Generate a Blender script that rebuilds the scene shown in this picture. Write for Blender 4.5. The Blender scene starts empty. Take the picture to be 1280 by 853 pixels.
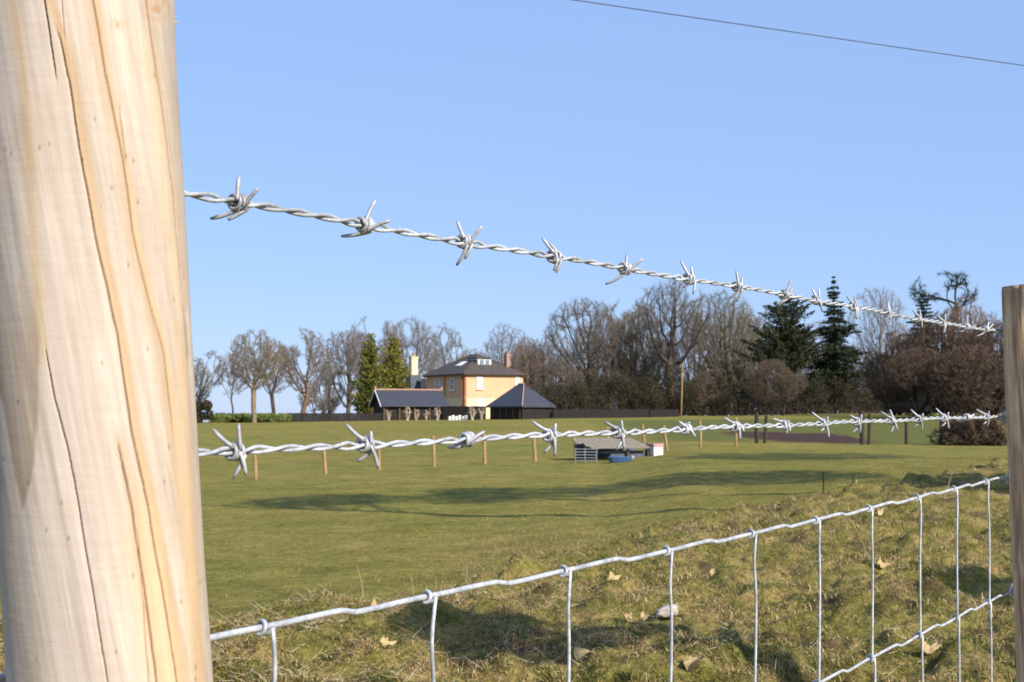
import bpy, math, random
import numpy as np
from mathutils import Vector

# ------------------------------------------------------------------ camera, light, exposure
SC = bpy.context.scene
C = SC.collection
F = 1700.0
HY = 519.0
CAMZ = 1.0
PITCH = math.atan((HY - 426.5) / F)
cam = bpy.data.objects.new('camera', bpy.data.cameras.new('camera'))
C.objects.link(cam)
cam.location = (0, 0, CAMZ)
cam.rotation_euler = (math.pi / 2 + PITCH, 0, 0)
cam.data.sensor_width = 36
cam.data.lens = F / 1280 * 36
cam.data.clip_start = 0.02
cam.data.clip_end = 9000
cam.data.dof.use_dof = True
cam.data.dof.focus_distance = 1.15
cam.data.dof.aperture_fstop = 40
SC.camera = cam

SUN_EL, SUN_AZ = math.radians(31), math.radians(139)      # azimuth clockwise from +Y: behind the camera, to the right
S = Vector((math.sin(SUN_AZ) * math.cos(SUN_EL), math.cos(SUN_AZ) * math.cos(SUN_EL), math.sin(SUN_EL)))
world = bpy.data.worlds.new('World')
SC.world = world
world.use_nodes = True
wn = world.node_tree.nodes
sky = wn.new('ShaderNodeTexSky')
sky.sky_type = 'NISHITA'
sky.sun_disc = False
sky.sun_elevation = SUN_EL
sky.sun_rotation = SUN_AZ
sky.altitude = 0
sky.air_density = 1.0
sky.dust_density = 0.2
sky.ozone_density = 3.0
wn['Background'].inputs[1].default_value = 0.13
smix = wn.new('ShaderNodeMix'); smix.data_type = 'RGBA'; smix.inputs[0].default_value = .80
smix.inputs[7].default_value = (1.55, 2.40, 4.3, 1)          # even pale periwinkle of the hazy winter sky
world.node_tree.links.new(sky.outputs[0], smix.inputs[6])
world.node_tree.links.new(smix.outputs[2], wn['Background'].inputs[0])
sl = bpy.data.lights.new('sun', 'SUN')
sl.energy = 4.2
sl.angle = math.radians(0.5)
sl.color = (1.0, 0.94, 0.84)
sun = bpy.data.objects.new('sun', sl)
C.objects.link(sun)
sun.rotation_euler = S.to_track_quat('Z', 'Y').to_euler()
SC.view_settings.view_transform = 'Standard'
SC.view_settings.look = 'None'
SC.view_settings.gamma = 1
SC.view_settings.exposure = 0.7

# ------------------------------------------------------------------ helpers
def at(px, py, Y):
    cx = (px - 640) / F
    cy = -(py - 426.5) / F
    cp, sp = math.cos(PITCH), math.sin(PITCH)
    d = np.array([cx, cp - cy * sp, sp + cy * cp])
    d = d * (Y / d[1])
    return np.array([d[0], d[1], d[2] + CAMZ])

def proj(P):
    P = np.asarray(P, float)
    x, y, z = P[..., 0], P[..., 1], P[..., 2] - CAMZ
    cp, sp = math.cos(PITCH), math.sin(PITCH)
    dep = y * cp + z * sp
    up = -y * sp + z * cp
    return 640 + F * x / dep, 426.5 - F * up / dep

def hash2(ix, iy, seed):
    h = (ix.astype(np.int64) * 374761393 + iy.astype(np.int64) * 668265263 + seed * 1442695041) & 0xffffffff
    h = ((h ^ (h >> 13)) * 1274126177) & 0xffffffff
    h = h ^ (h >> 16)
    return (h & 0xffffff) / float(0xffffff)

def vnoise(x, y, seed=0):
    x = np.asarray(x, float); y = np.asarray(y, float)
    ix, iy = np.floor(x), np.floor(y)
    fx, fy = x - ix, y - iy
    fx = fx * fx * (3 - 2 * fx); fy = fy * fy * (3 - 2 * fy)
    a = hash2(ix, iy, seed); b = hash2(ix + 1, iy, seed)
    c = hash2(ix, iy + 1, seed); d = hash2(ix + 1, iy + 1, seed)
    return (a * (1 - fx) + b * fx) * (1 - fy) + (c * (1 - fx) + d * fx) * fy - 0.5

def fbm(x, y, seed=0, octs=3):
    s = 0; a = 1
    for k in range(octs):
        s = s + a * vnoise(x * 2 ** k + 17.3 * k, y * 2 ** k - 9.1 * k, seed + k)
        a *= .5
    return s

def sstep(a, b, x):
    t = np.clip((x - a) / (b - a), 0, 1)
    return t * t * (3 - 2 * t)

class MB:
    def __init__(s):
        s.v = []; s.f = []; s.n = 0; s.c = []; s.mi = []
    def add(s, v, f, col=None, mi=0):
        v = np.asarray(v, float)
        s.v.append(v)
        f = np.asarray(f, np.int64) + s.n
        s.f.append(f); s.mi.append(np.full(len(f), mi))
        if col is None: col = (1, 1, 1)
        col = np.asarray(col, float)
        if col.ndim == 1: col = np.tile(col, (len(v), 1))
        s.c.append(col)
        s.n += len(v)
        return s
    def build(s, name, mats, parent=None, smooth=False, colors=False):
        V = np.concatenate(s.v) if s.v else np.zeros((0, 3))
        me = bpy.data.meshes.new(name)
        loops = np.concatenate([f.ravel() for f in s.f])
        sizes = np.concatenate([np.full(len(f), f.shape[1]) for f in s.f])
        me.vertices.add(len(V)); me.vertices.foreach_set('co', V.astype(np.float32).ravel())
        me.loops.add(len(loops)); me.loops.foreach_set('vertex_index', loops.astype(np.int32))
        me.polygons.add(len(sizes))
        st = np.concatenate([[0], np.cumsum(sizes)[:-1]])
        me.polygons.foreach_set('loop_start', st.astype(np.int32))
        me.polygons.foreach_set('loop_total', sizes.astype(np.int32))
        me.polygons.foreach_set('material_index', np.concatenate(s.mi).astype(np.int32))
        me.polygons.foreach_set('use_smooth', np.full(len(sizes), bool(smooth)))
        if not isinstance(mats, (list, tuple)): mats = [mats]
        for m in mats: me.materials.append(m)
        if colors:
            ca = me.color_attributes.new('tint', 'FLOAT_COLOR', 'POINT')
            cc = np.concatenate(s.c)
            cc = np.concatenate([cc, np.ones((len(cc), 1))], 1)
            ca.data.foreach_set('color', cc.astype(np.float32).ravel())
        me.update(calc_edges=True)
        me.validate()
        o = bpy.data.objects.new(name, me)
        C.objects.link(o)
        if parent is not None: o.parent = parent
        return o

def tube(mb, pts, r, sides=8, caps=True, col=None, mi=0):
    P = np.asarray(pts, float); n = len(P)
    r = np.broadcast_to(np.asarray(r, float), (n,))
    T = np.gradient(P, axis=0)
    T /= np.linalg.norm(T, axis=1)[:, None] + 1e-12
    ref = np.array([0, 0, 1.0]) if abs(T[0][2]) < .9 else np.array([1.0, 0, 0])
    u = np.cross(T[0], ref); u /= np.linalg.norm(u)
    U = np.zeros_like(P)
    for i in range(n):
        u = u - T[i] * np.dot(u, T[i]); u /= np.linalg.norm(u) + 1e-12
        U[i] = u
    W = np.cross(T, U)
    a = np.linspace(0, 2 * math.pi, sides, endpoint=False)
    ring = P[:, None, :] + r[:, None, None] * (np.cos(a)[None, :, None] * U[:, None, :] + np.sin(a)[None, :, None] * W[:, None, :])
    V = ring.reshape(-1, 3)
    i = np.arange(n - 1)[:, None] * sides; j = np.arange(sides)[None, :]; j2 = (j + 1) % sides
    f = np.stack([i + j, i + j2, i + sides + j2, i + sides + j], -1).reshape(-1, 4)
    mb.add(V, f, col, mi)
    if caps:
        base = mb.n - len(V)
        mb.f.append(np.array([[base + k for k in range(sides)][::-1]])); mb.mi.append(np.array([mi]))
        mb.f.append(np.array([[base + (n - 1) * sides + k for k in range(sides)]])); mb.mi.append(np.array([mi]))

BOXF = [[0, 3, 2, 1], [4, 5, 6, 7], [0, 1, 5, 4], [1, 2, 6, 5], [2, 3, 7, 6], [3, 0, 4, 7]]
def frame_box(mb, O, A, B, a0, a1, b0, b1, z0, z1, col=None, mi=0):
    """box in the frame O + a*A + b*B + z"""
    A = np.array([A[0], A[1], 0]); B = np.array([B[0], B[1], 0]); O = np.asarray(O, float)
    v = []
    for z in (z0, z1):
        for a, b in ((a0, b0), (a1, b0), (a1, b1), (a0, b1)):
            v.append(O + A * a + B * b + np.array([0, 0, z]))
    mb.add(v, BOXF, col, mi)

def empty(name, loc, label=None, cat=None, group=None):
    o = bpy.data.objects.new(name, None); C.objects.link(o); o.location = loc
    o.empty_display_size = .2
    return tag(o, label, cat, group)

def tag(o, label=None, cat=None, group=None, kind=None):
    if label: o['label'] = label
    if cat: o['category'] = cat
    if group: o['group'] = group
    if kind: o['kind'] = kind
    return o

# ------------------------------------------------------------------ materials
def nodes_mat(name):
    m = bpy.data.materials.new(name); m.use_nodes = True
    nt = m.node_tree
    return m, nt, nt.nodes, nt.links, nt.nodes['Principled BSDF']

def mixrgb(nt, a, b, fac, mode='MIX'):
    n = nt.nodes.new('ShaderNodeMix'); n.data_type = 'RGBA'; n.blend_type = mode
    for sock, v in ((n.inputs[6], a), (n.inputs[7], b), (n.inputs[0], fac)):
        if hasattr(v, 'links') or isinstance(v, bpy.types.NodeSocket): nt.links.new(v, sock)
        elif isinstance(v, (int, float)): sock.default_value = v
        else: sock.default_value = (*v[:3], 1)
    return n.outputs[2]

def noise(nt, scale, detail=3, rough=.55, vec=None):
    n = nt.nodes.new('ShaderNodeTexNoise'); n.inputs['Scale'].default_value = scale
    n.inputs['Detail'].default_value = detail; n.inputs['Roughness'].default_value = rough
    if vec is not None: nt.links.new(vec, n.inputs['Vector'])
    return n.outputs[0]

def ramp(nt, fac, stops):
    n = nt.nodes.new('ShaderNodeValToRGB'); nt.links.new(fac, n.inputs[0])
    e = n.color_ramp.elements
    while len(e) < len(stops): e.new(.5)
    for k, (p, c) in enumerate(stops):
        e[k].position = p; e[k].color = (*c, 1) if len(c) == 3 else c
    return n.outputs[0]

def g(v): return (v, v, v)

def pos(nt, scale=(1, 1, 1)):
    gm = nt.nodes.new('ShaderNodeNewGeometry')
    mp = nt.nodes.new('ShaderNodeMapping'); mp.inputs['Scale'].default_value = scale
    nt.links.new(gm.outputs['Position'], mp.inputs[0])
    return mp.outputs[0]

def bump(nt, bs, height, strength, dist):
    b = nt.nodes.new('ShaderNodeBump'); b.inputs['Strength'].default_value = strength
    b.inputs['Distance'].default_value = dist
    nt.links.new(height, b.inputs['Height']); nt.links.new(b.outputs[0], bs.inputs['Normal'])

def simple(name, c1, c2=None, scale=4, rough=.8, metal=0, bmp=0, bdist=.01, sc=(1, 1, 1), tint=False, detail=4):
    m, nt, nd, lk, bs = nodes_mat(name)
    c2 = c2 or tuple(x * .7 for x in c1)
    p = pos(nt, sc)
    nz = noise(nt, scale, detail, .6, p)
    r = ramp(nt, nz, [(.3, g(0)), (.7, g(1))])
    col = mixrgb(nt, c2, c1, r)
    if tint:
        a = nd.new('ShaderNodeAttribute'); a.attribute_name = 'tint'
        col = mixrgb(nt, col, a.outputs[0], 1.0, 'MULTIPLY')
    lk.new(col, bs.inputs['Base Color'])
    bs.inputs['Roughness'].default_value = rough; bs.inputs['Metallic'].default_value = metal
    bs.inputs['Specular IOR Level'].default_value = .3
    if bmp: bump(nt, bs, nz, bmp, bdist)
    return m

M = {}
def tintmat(name, rough=.8, spec=.2, trans=0):
    m, nt, nd, lk, bs = nodes_mat(name)
    a = nd.new('ShaderNodeAttribute'); a.attribute_name = 'tint'
    lk.new(a.outputs[0], bs.inputs['Base Color'])
    bs.inputs['Roughness'].default_value = rough
    bs.inputs['Specular IOR Level'].default_value = spec
    if trans:
        t = nd.new('ShaderNodeBsdfTranslucent'); lk.new(a.outputs[0], t.inputs[0])
        mx = nd.new('ShaderNodeMixShader'); mx.inputs[0].default_value = trans
        lk.new(bs.outputs[0], mx.inputs[1]); lk.new(t.outputs[0], mx.inputs[2])
        lk.new(mx.outputs[0], nd['Material Output'].inputs[0])
    return m
M['blade'] = tintmat('grass_blades', .7, .25, .25)
M['twig'] = tintmat('bark_and_twigs', .9, .1)
M['needle'] = tintmat('needles', .7, .2, .15)
M['leaf'] = simple('dry_leaf', (.50, .38, .19), (.34, .21, .09), 60, .7, bmp=.5)
M['stone'] = simple('pale_stone', (.52, .47, .42), (.22, .14, .10), 22, .8, bmp=.8)
M['brick'] = simple('yellow_ochre_render', (.64, .41, .24), (.56, .35, .20), 1.2, .85)
M['cream'] = simple('cream_render', (.72, .58, .38), (.62, .5, .33), 2, .8)
M['redbrick'] = simple('red_brick', (.42, .17, .08), (.3, .12, .06), 6, .85)
M['white'] = simple('white_paint', (.78, .78, .76), (.68, .68, .66), 5, .5)
M['pane'] = simple('window_glass', (.25, .28, .33), (.12, .14, .17), 2, .08)
M['paleglass'] = simple('pale_blind_glass', (.75, .76, .8), (.62, .64, .7), 2, .2)
M['slate'] = simple('slate_roof', (.095, .075, .062), (.055, .045, .042), 3, .7, bmp=.3)
M['blueslate'] = simple('blue_grey_slate', (.062, .062, .078), (.036, .038, .048), 4, .5, bmp=.3)
M['terracotta'] = simple('terracotta', (.42, .25, .17), (.30, .17, .11), 5, .8)
M['darkwood'] = simple('dark_stained_boards', (.03, .023, .02), (.012, .01, .01), 3, .9, sc=(4, 4, .3))
M['brownwood'] = simple('brown_boards', (.13, .08, .05), (.08, .05, .03), 3, .9, sc=(4, 4, .3))
M['stake'] = simple('weathered_stake_wood', (.42, .28, .13), (.22, .13, .06), 14, .85, sc=(1, 1, .15))
M['darkstake'] = simple('dark_old_wood', (.07, .05, .035), (.03, .022, .018), 14, .9, sc=(1, 1, .15))
M['plank'] = simple('pale_tan_planks', (.30, .26, .20), (.12, .10, .075), 3, .9, sc=(.8, 9, 9))
M['bluegrey'] = simple('blue_grey_sheet', (.10, .12, .15), (.06, .07, .09), 3, .5)
M['blue'] = simple('blue_plastic', (.07, .14, .30), (.045, .09, .2), 3, .35)
M['galv'] = simple('galvanised_tube', (.36, .36, .36), (.22, .22, .23), 30, .45, metal=.7)
M['pink'] = simple('pinkish_cap', (.5, .28, .25), (.4, .22, .2), 5, .7)
M['cable'] = simple('black_cable', (.05, .05, .06), (.03, .03, .04), 5, .6)

# galvanised wire
def wire_mat(name, c1, c2):
    m, nt, nd, lk, bs = nodes_mat(name)
    p = pos(nt)
    n1 = noise(nt, 260, 4, .6, p)
    n2 = noise(nt, 45, 3, .6, p)
    r = ramp(nt, n1, [(.3, c2), (.62, c1)])
    r2 = ramp(nt, n2, [(.35, g(.62)), (.6, g(1))])
    lk.new(mixrgb(nt, r, r2, 1.0, 'MULTIPLY'), bs.inputs['Base Color'])
    bs.inputs['Metallic'].default_value = .2
    bs.inputs['Roughness'].default_value = .5
    bump(nt, bs, n1, .5, .0005)
    return m
M['wire'] = wire_mat('galvanised_wire', (.58, .59, .605), (.38, .39, .405))
M['barb'] = wire_mat('galvanised_barb', (.52, .51, .53), (.36, .36, .38))

# ------------------------------------------------------------------ terrain
UC = np.array([-.45, -.23, -.06, .06, .14, .29, .45])
YR = [0, 8, 14, 22, 32, 45, 56, 66, 90, 124, 150, 170, 210, 300, 500, 1000, 3500]
ZT = np.array([
    [-1.05, -1.05, -1.08, -1.10, -1.1, -1.05, -.95, -.75, -.3, .22, .2, -.1, -2, -6, -16, -40, -160],
    [-1.0, -1.0, -1.02, -1.03, -1.03, -.98, -.85, -.65, -.18, .27, .25, 0, -2, -6, -16, -40, -160],
    [-.9, -.9, -.92, -.93, -.92, -.85, -.7, -.5, 0, .48, .5, .4, -.5, -5, -15, -40, -160],
    [-.74, -.74, -.76, -.76, -.80, -.80, -.63, -.40, .1, .62, .72, .68, .1, -4, -14, -40, -160],
    [-.55, -.55, -.58, -.55, -.5, -.46, -.37, -.22, .25, .72, .88, .9, .6, -3, -13, -40, -160],
    [-.2, -.2, -.22, -.3, -.36, -.4, -.4, -.36, .1, .85, 1.15, 1.25, 1.1, -2, -12, -40, -160],
    [-.1, -.1, -.12, -.2, -.3, -.36, -.4, -.36, .1, .85, 1.15, 1.25, 1.1, -2, -12, -40, -160]])
def uy(X, Y):
    th = np.arctan2(X, Y)
    thc = np.clip(th, -.42, .42)
    r = np.hypot(X, Y)
    return np.tan(thc), r * np.cos(thc)
def zfield(u, Yp):
    cols = np.stack([np.interp(Yp, YR, ZT[k]) for k in range(len(UC))])
    idx = np.clip(np.searchsorted(UC, u) - 1, 0, len(UC) - 2)
    t = np.clip((u - UC[idx]) / (UC[idx + 1] - UC[idx]), 0, 1)
    t = t * t * (3 - 2 * t)
    take = lambda k: np.take_along_axis(cols, k[None], 0)[0]
    return take(idx) * (1 - t) + take(idx + 1) * t
def ybank(X, u):
    base = np.interp(u, [-.45, -.235, -.13, -.06, 0, .07, .153, .21, .27, .36, .45],
                        [6.2, 6.6, 6.9, 7.5, 8.5, 10.5, 13.6, 15.6, 19, 29, 32])
    return base + .55 * fbm(X * 1.3, X * 0 + 3.1, 5, 3) * np.clip(base / 8, 1, 2)
def terrain(X, Y, fine=True):
    X = np.asarray(X, float); Y = np.asarray(Y, float)
    sh = X.shape; X = np.atleast_1d(X).ravel(); Y = np.atleast_1d(Y).ravel()
    u, Yp = uy(X, Y)
    zf = zfield(u, Yp)
    yb = ybank(X, u)
    w = 1 - sstep(yb - .1, yb + 1.6, Yp)
    z = zf * (1 - w)
    if fine:
        nearf = np.clip(1 - (Yp - 30) / 30, 0, 1)
        rough = w * nearf
        z = z + rough * (.12 * fbm(X * 1.6, Y * 1.6, 11, 2) + .10 * fbm(X * 5, Y * 4, 21, 2) + .05 * fbm(X * 15, Y * 13, 23, 2))
        edge = np.exp(-((Yp - yb - .05) / .45) ** 2) * nearf
        z = z + edge * (.02 + .11 * fbm(X * 3.4, Y * 3.0, 31, 4))
        z = z + (1 - w) * nearf * .03 * fbm(X * 2, Y * 2, 41, 3)
        z = z + (1 - w) * .04 * fbm(X * .12, Y * .12, 51, 2) * np.clip(Yp / 30, 0, 1)
    return z.reshape(sh)
def tz(x, y): return float(terrain(np.array([x]), np.array([y]), True)[0])
def rough_mask(X, Y):
    u, Yp = uy(X, Y)
    yb = ybank(X, u)
    return 1 - sstep(yb - .2, yb + .5 + .02 * Yp, Yp + 1.2 * fbm(X * 3, Y * 3, 61, 2))

def build_ground():
    rs = [0.01]
    r = .4
    while r < 4.2: rs.append(r); r += .25
    while r < 3600:
        rs.append(r)
        r += max(.028, (r - 4) * .006 + .02) if r < 40 else r * .02
    R = np.array(rs)
    a = np.concatenate([np.radians(np.arange(-180, -26, 6)), np.radians(np.arange(-26, 26.01, .13)), np.radians(np.arange(30, 180, 6))])
    A, RR = np.meshgrid(a, R)
    X = RR * np.sin(A); Y = RR * np.cos(A)
    Z = terrain(X, Y)
    u, Yp = uy(X.ravel(), Y.ravel())
    rm = rough_mask(X.ravel(), Y.ravel())
    px, py = proj(np.stack([X, Y, Z], -1).reshape(-1, 3))
    Xr, Yr = X.ravel(), Y.ravel()
    # bare soil strip, lusher paddock behind the right cross fence; shade painted into both
    n1 = fbm(Xr * .5, Yr * .3, 71, 3)
    soil = sstep(11.4, 12.4, Xr + n1 * 1) * (1 - sstep(17.5, 19, Xr + n1 * 2)) * sstep(64.5, 66.5, Yr + n1 * 3) * (1 - sstep(77, 81, Yr + n1 * 4))
    soil = np.maximum(soil, np.exp(-((Yp - ybank(Xr, u) - .45) / .35) ** 2) * sstep(-.1, .25, fbm(Xr * 1.6, Yr * 1.2, 77, 2)) * (Yp < 30) * .9)
    soil = np.maximum(soil, rm * sstep(.28, .5, fbm(Xr * 2.6, Yr * 2.2, 79, 3)) * .7 * (Yp < 30))
    lush_shade = sstep(62, 66, Yr) * sstep(5, 9, Xr) * (1 - sstep(112, 122, Yr))
    col = np.stack([rm, soil, lush_shade], 1)
    mb = MB()
    nr, na = A.shape
    i = np.arange(nr - 1)[:, None] * na; j = np.arange(na)[None, :]; j2 = (j + 1) % na
    f = np.stack([i + j, i + j2, i + na + j2, i + na + j], -1).reshape(-1, 4)[:, ::-1]
    mb.add(np.stack([X, Y, Z], -1).reshape(-1, 3), f, col)
    m, nt, nd, lk, bs = nodes_mat('turf')
    at_ = nd.new('ShaderNodeAttribute'); at_.attribute_name = 'tint'
    sp = nd.new('ShaderNodeSeparateColor'); lk.new(at_.outputs[0], sp.inputs[0])
    p = pos(nt)
    pa = pos(nt, (1, 1, 1))
    nbig = noise(nt, .09, 4, .6, p); nmid = noise(nt, .9, 5, .65, p)
    nfin = noise(nt, 9, 6, .7, p); nfin2 = noise(nt, 38, 5, .7, p)
    # mown field
    fa = ramp(nt, nmid, [(.3, (.165, .152, .032)), (.5, (.235, .205, .048)), (.68, (.30, .245, .068)), (.8, (.38, .29, .10))])
    fb = ramp(nt, nfin, [(.30, (.30, .30, .28)), (.43, (.85, .87, .85)), (.60, (1.15, 1.1, 1.05)), (.74, (1.7, 1.5, 1.3))])
    fc = mixrgb(nt, fa, fb, 1.0, 'MULTIPLY')
    nsp = noise(nt, 4.2, 5, .75, p)
    fc = mixrgb(nt, fc, ramp(nt, nsp, [(.32, (.62, .60, .5)), (.45, g(.97)), (.58, g(1.05)), (.70, (1.45, 1.25, 1.1))]), 1.0, 'MULTIPLY')
    fd = ramp(nt, nbig, [(.35, (.85, .93, .8)), (.65, (1.12, 1.04, 1.1))])
    field = mixrgb(nt, fc, fd, 1.0, 'MULTIPLY')
    f2 = ramp(nt, nfin2, [(.3, g(.45)), (.62, g(1.25))])
    field = mixrgb(nt, field, f2, 1.0, 'MULTIPLY')
    # rough turf
    nr1 = noise(nt, 3.5, 6, .7, p)
    ra = ramp(nt, nr1, [(.28, (.075, .052, .02)), (.45, (.19, .17, .04)), (.58, (.32, .235, .085)), (.72, (.22, .12, .055))])
    rgh = mixrgb(nt, ra, f2, 1.0, 'MULTIPLY')
    c = mixrgb(nt, field, rgh, sp.outputs[0])
    c = mixrgb(nt, c, ramp(nt, nfin, [(.3, (.05, .028, .022)), (.7, (.085, .05, .04))]), sp.outputs[1])  # soil brown, with the strip's shade mixed into it
    lu = nd.new('ShaderNodeMath'); lu.operation = 'MULTIPLY'; lk.new(sp.outputs[2], lu.inputs[0]); lu.inputs[1].default_value = .75
    sub = nd.new('ShaderNodeMath'); sub.operation = 'SUBTRACT'; lk.new(lu.outputs[0], sub.inputs[0]); lk.new(sp.outputs[1], sub.inputs[1]); sub.use_clamp = True
    c = mixrgb(nt, c, mixrgb(nt, (.075, .095, .02), (.12, .13, .035), nmid), sub.outputs[0])  # thicket shade put into the paddock green
    lk.new(c, bs.inputs['Base Color'])
    bs.inputs['Roughness'].default_value = .95; bs.inputs['Specular IOR Level'].default_value = .1
    ad = nd.new('ShaderNodeMath'); ad.operation = 'ADD'; lk.new(nfin, ad.inputs[0]); lk.new(nfin2, ad.inputs[1])
    bump(nt, bs, ad.outputs[0], .8, .04)
    o = mb.build('ground', m, smooth=True, colors=True)
    tag(o, kind='structure')
build_ground()

# ------------------------------------------------------------------ grass
def blades(rng, N, y0f, y1f, umin, umax, hmin, hmax, wid, pal, keep, name, label):
    u = rng.uniform(umin, umax, N)
    v = rng.uniform(0, 1, N)
    y0 = y0f(u); y1 = y1f(u)
    Yp = 1 / (1 / y0 * (1 - v) + 1 / y1 * v)
    X = u * Yp
    k = keep(X, Yp, rng)
    X, Yp = X[k], Yp[k]; N = len(X)
    Z = terrain(X, Yp) - .004
    th = rng.uniform(0, 2 * np.pi, N)
    lean = rng.uniform(.4, 1.5, N)
    clump = .35 + 1.9 * np.clip(fbm(X * 6, Yp * 5, 81, 2) + .45, 0, 1) ** 1.5
    h = rng.uniform(hmin, hmax, N) * clump
    grow = np.clip(Yp / 7, 1, 4) ** .7
    h = h * np.clip(grow, 1, 1.5)
    w = wid * grow * rng.uniform(.6, 1.4, N)
    d = np.stack([np.cos(th) * np.sin(lean), np.sin(th) * np.sin(lean), np.cos(lean)], 1)
    s = np.stack([-np.sin(th + rng.uniform(-1, 1, N)), np.cos(th), 0 * th], 1)
    P = np.stack([X, Yp, Z], 1)
    mid = P + d * h[:, None] * .55 + np.array([0, 0, .12]) * h[:, None]
    tip = P + d * h[:, None]
    V = np.stack([P - s * w[:, None], P + s * w[:, None], mid + s * w[:, None] * .7, mid - s * w[:, None] * .7, tip], 1)
    b = np.arange(N)[:, None] * 5
    q = np.concatenate([b, b + 1, b + 2, b + 3], 1)
    t = np.concatenate([b + 3, b + 2, b + 4], 1)
    cn = .8 * fbm(X * 1.7, Yp * 1.7, 91, 3) + .5 * fbm(X * 9, Yp * 7, 92, 2) + rng.normal(0, .26, N)
    idx = np.clip(((cn + .75) / 1.5 * len(pal)).astype(int), 0, len(pal) - 1)
    col = np.array(pal)[idx] * rng.uniform(.7, 1.3, N)[:, None]
    col = np.repeat(col, 5, 0)
    mb = MB(); mb.add(V.reshape(-1, 3), q, col)
    mb.f.append(t); mb.mi.append(np.zeros(N))
    o = mb.build(name, M['blade'], colors=True)
    tag(o, label, 'grass', kind='stuff')
    return o
rng = np.random.default_rng(3)
palR = [(.036, .052, .009), (.07, .095, .014), (.12, .14, .022), (.18, .17, .034), (.27, .215, .055), (.42, .31, .12), (.62, .49, .26), (.25, .115, .05), (.08, .036, .018)]
palF = [(.07, .07, .014), (.15, .14, .028), (.225, .195, .042), (.285, .23, .056), (.36, .275, .085), (.56, .43, .19)]
blades(rng, 520000, lambda u: 4.5 + 0 * u, lambda u: ybank(u * 9, u) + 1.2, -.42, .43, .009, .030, .0019,
       palR, lambda X, Y, r: r.uniform(0, 1, len(X)) < .25 + 1.1 * np.clip(.5 + fbm(X * 3.2, Y * 2.8, 7, 3), 0, 1),
       'rough_grass', 'rough tufted green and straw coloured grass on the near bank')
blades(rng, 300000, lambda u: ybank(u * 9, u) + .7, lambda u: 46 + 0 * u, -.42, .43, .008, .02, .0014,
       palF, lambda X, Y, r: r.uniform(0, 1, len(X)) < .8,
       'field_grass', 'short olive green pasture grass covering the field beyond the bank')
# straw litter on the bank
def litter():
    rng = np.random.default_rng(9)
    N = 15000
    u = rng.uniform(-.4, .42, N); v = rng.uniform(0, 1, N)
    y1 = ybank(u * 9, u) + .5
    Y = 1 / (1 / 4.6 * (1 - v) + 1 / y1 * v); X = u * Y
    dens = fbm(X * 1.2, Y * 1.2, 101, 2)
    edge = np.exp(-((Y - y1 + .6) / .8) ** 2)
    k = rng.uniform(0, 1, N) < .25 + dens + edge * .7
    X, Y = X[k], Y[k]; N = len(X)
    Z = terrain(X, Y) + rng.uniform(.008, .035, N)
    th = rng.uniform(0, 6.28, N); L = rng.uniform(.02, .09, N) * np.clip(Y / 8, 1, 1.6)
    d = np.stack([np.cos(th), np.sin(th), rng.uniform(-.1, .8, N)], 1) * L[:, None]
    s = np.stack([-np.sin(th), np.cos(th), 0 * th], 1) * (.0016 * np.clip(Y / 7, 1, 2.5))[:, None]
    P = np.stack([X, Y, Z], 1)
    up = np.array([0, 0, .002])
    V = np.stack([P - s, P + s, P + up, P + d], 1).reshape(-1, 3)
    b = np.arange(N)[:, None] * 4
    f = np.concatenate([np.concatenate([b, b + 1, b + 3], 1), np.concatenate([b + 1, b + 2, b + 3], 1), np.concatenate([b + 2, b, b + 3], 1)])
    pal = np.array([(.5, .4, .2), (.42, .3, .15), (.55, .48, .33), (.2, .09, .05), (.3, .17, .09)])
    col = np.repeat(pal[rng.integers(0, 5, N)], 4, 0)
    mb = MB(); mb.add(V, f, col)
    tag(mb.build('straw_litter', M['blade'], colors=True), 'scattered dry straw and brown leaf litter in the near grass', 'litter', kind='stuff')
litter()

# ------------------------------------------------------------------ fence line geometry
DN = .0895
def fpx(n): return (2409 + 1788 * n) / (8.25 + n)
def fn(px): return (8.25 * px - 2409) / (1788 - px)
def fY(n): return (8.25 + n) * DN
ALONG = np.array([.559, .829, 0]); PERP = np.array([.829, -.559, 0])     # PERP points to the camera side

TOPX = [225, 294, 453, 579, 692, 780, 861, 922, 981, 1020, 1067, 1110, 1145, 1178, 1206, 1232, 1252]
TOPY = [241, 254, 283, 298, 323, 336, 348, 358, 368, 376, 383, 391, 398, 404, 408, 411, 413]
MIDX = [245, 293, 361, 456, 583, 686, 771, 855, 918, 981, 1031, 1072, 1112, 1146, 1178, 1206, 1232, 1254]
MIDY = [567, 565, 562, 556, 549, 544, 541, 537, 534, 531, 529, 527, 526, 524, 523, 522, 521, 521]
def height_fn(xs, ys):
    ns = np.array([fn(x) for x in xs]); zs = np.array([at(x, y, fY(fn(x)))[2] for x, y in zip(xs, ys)])
    k = np.polyfit(ns, zs, 6)
    lo, hi = ns[0], ns[-1]
    def h(n):
        n = np.asarray(n, float); nc = np.clip(n, lo, hi)
        return np.polyval(k, nc) + (n - nc) * (.0009)
    return h
def fpoint(n, z):
    n = np.asarray(n, float); Y = fY(n); X = (fpx(n) - 640) / F * Y
    # the exact ray through the column, constant in Y
    return np.stack([X, Y, z + 0 * n], -1)

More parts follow.
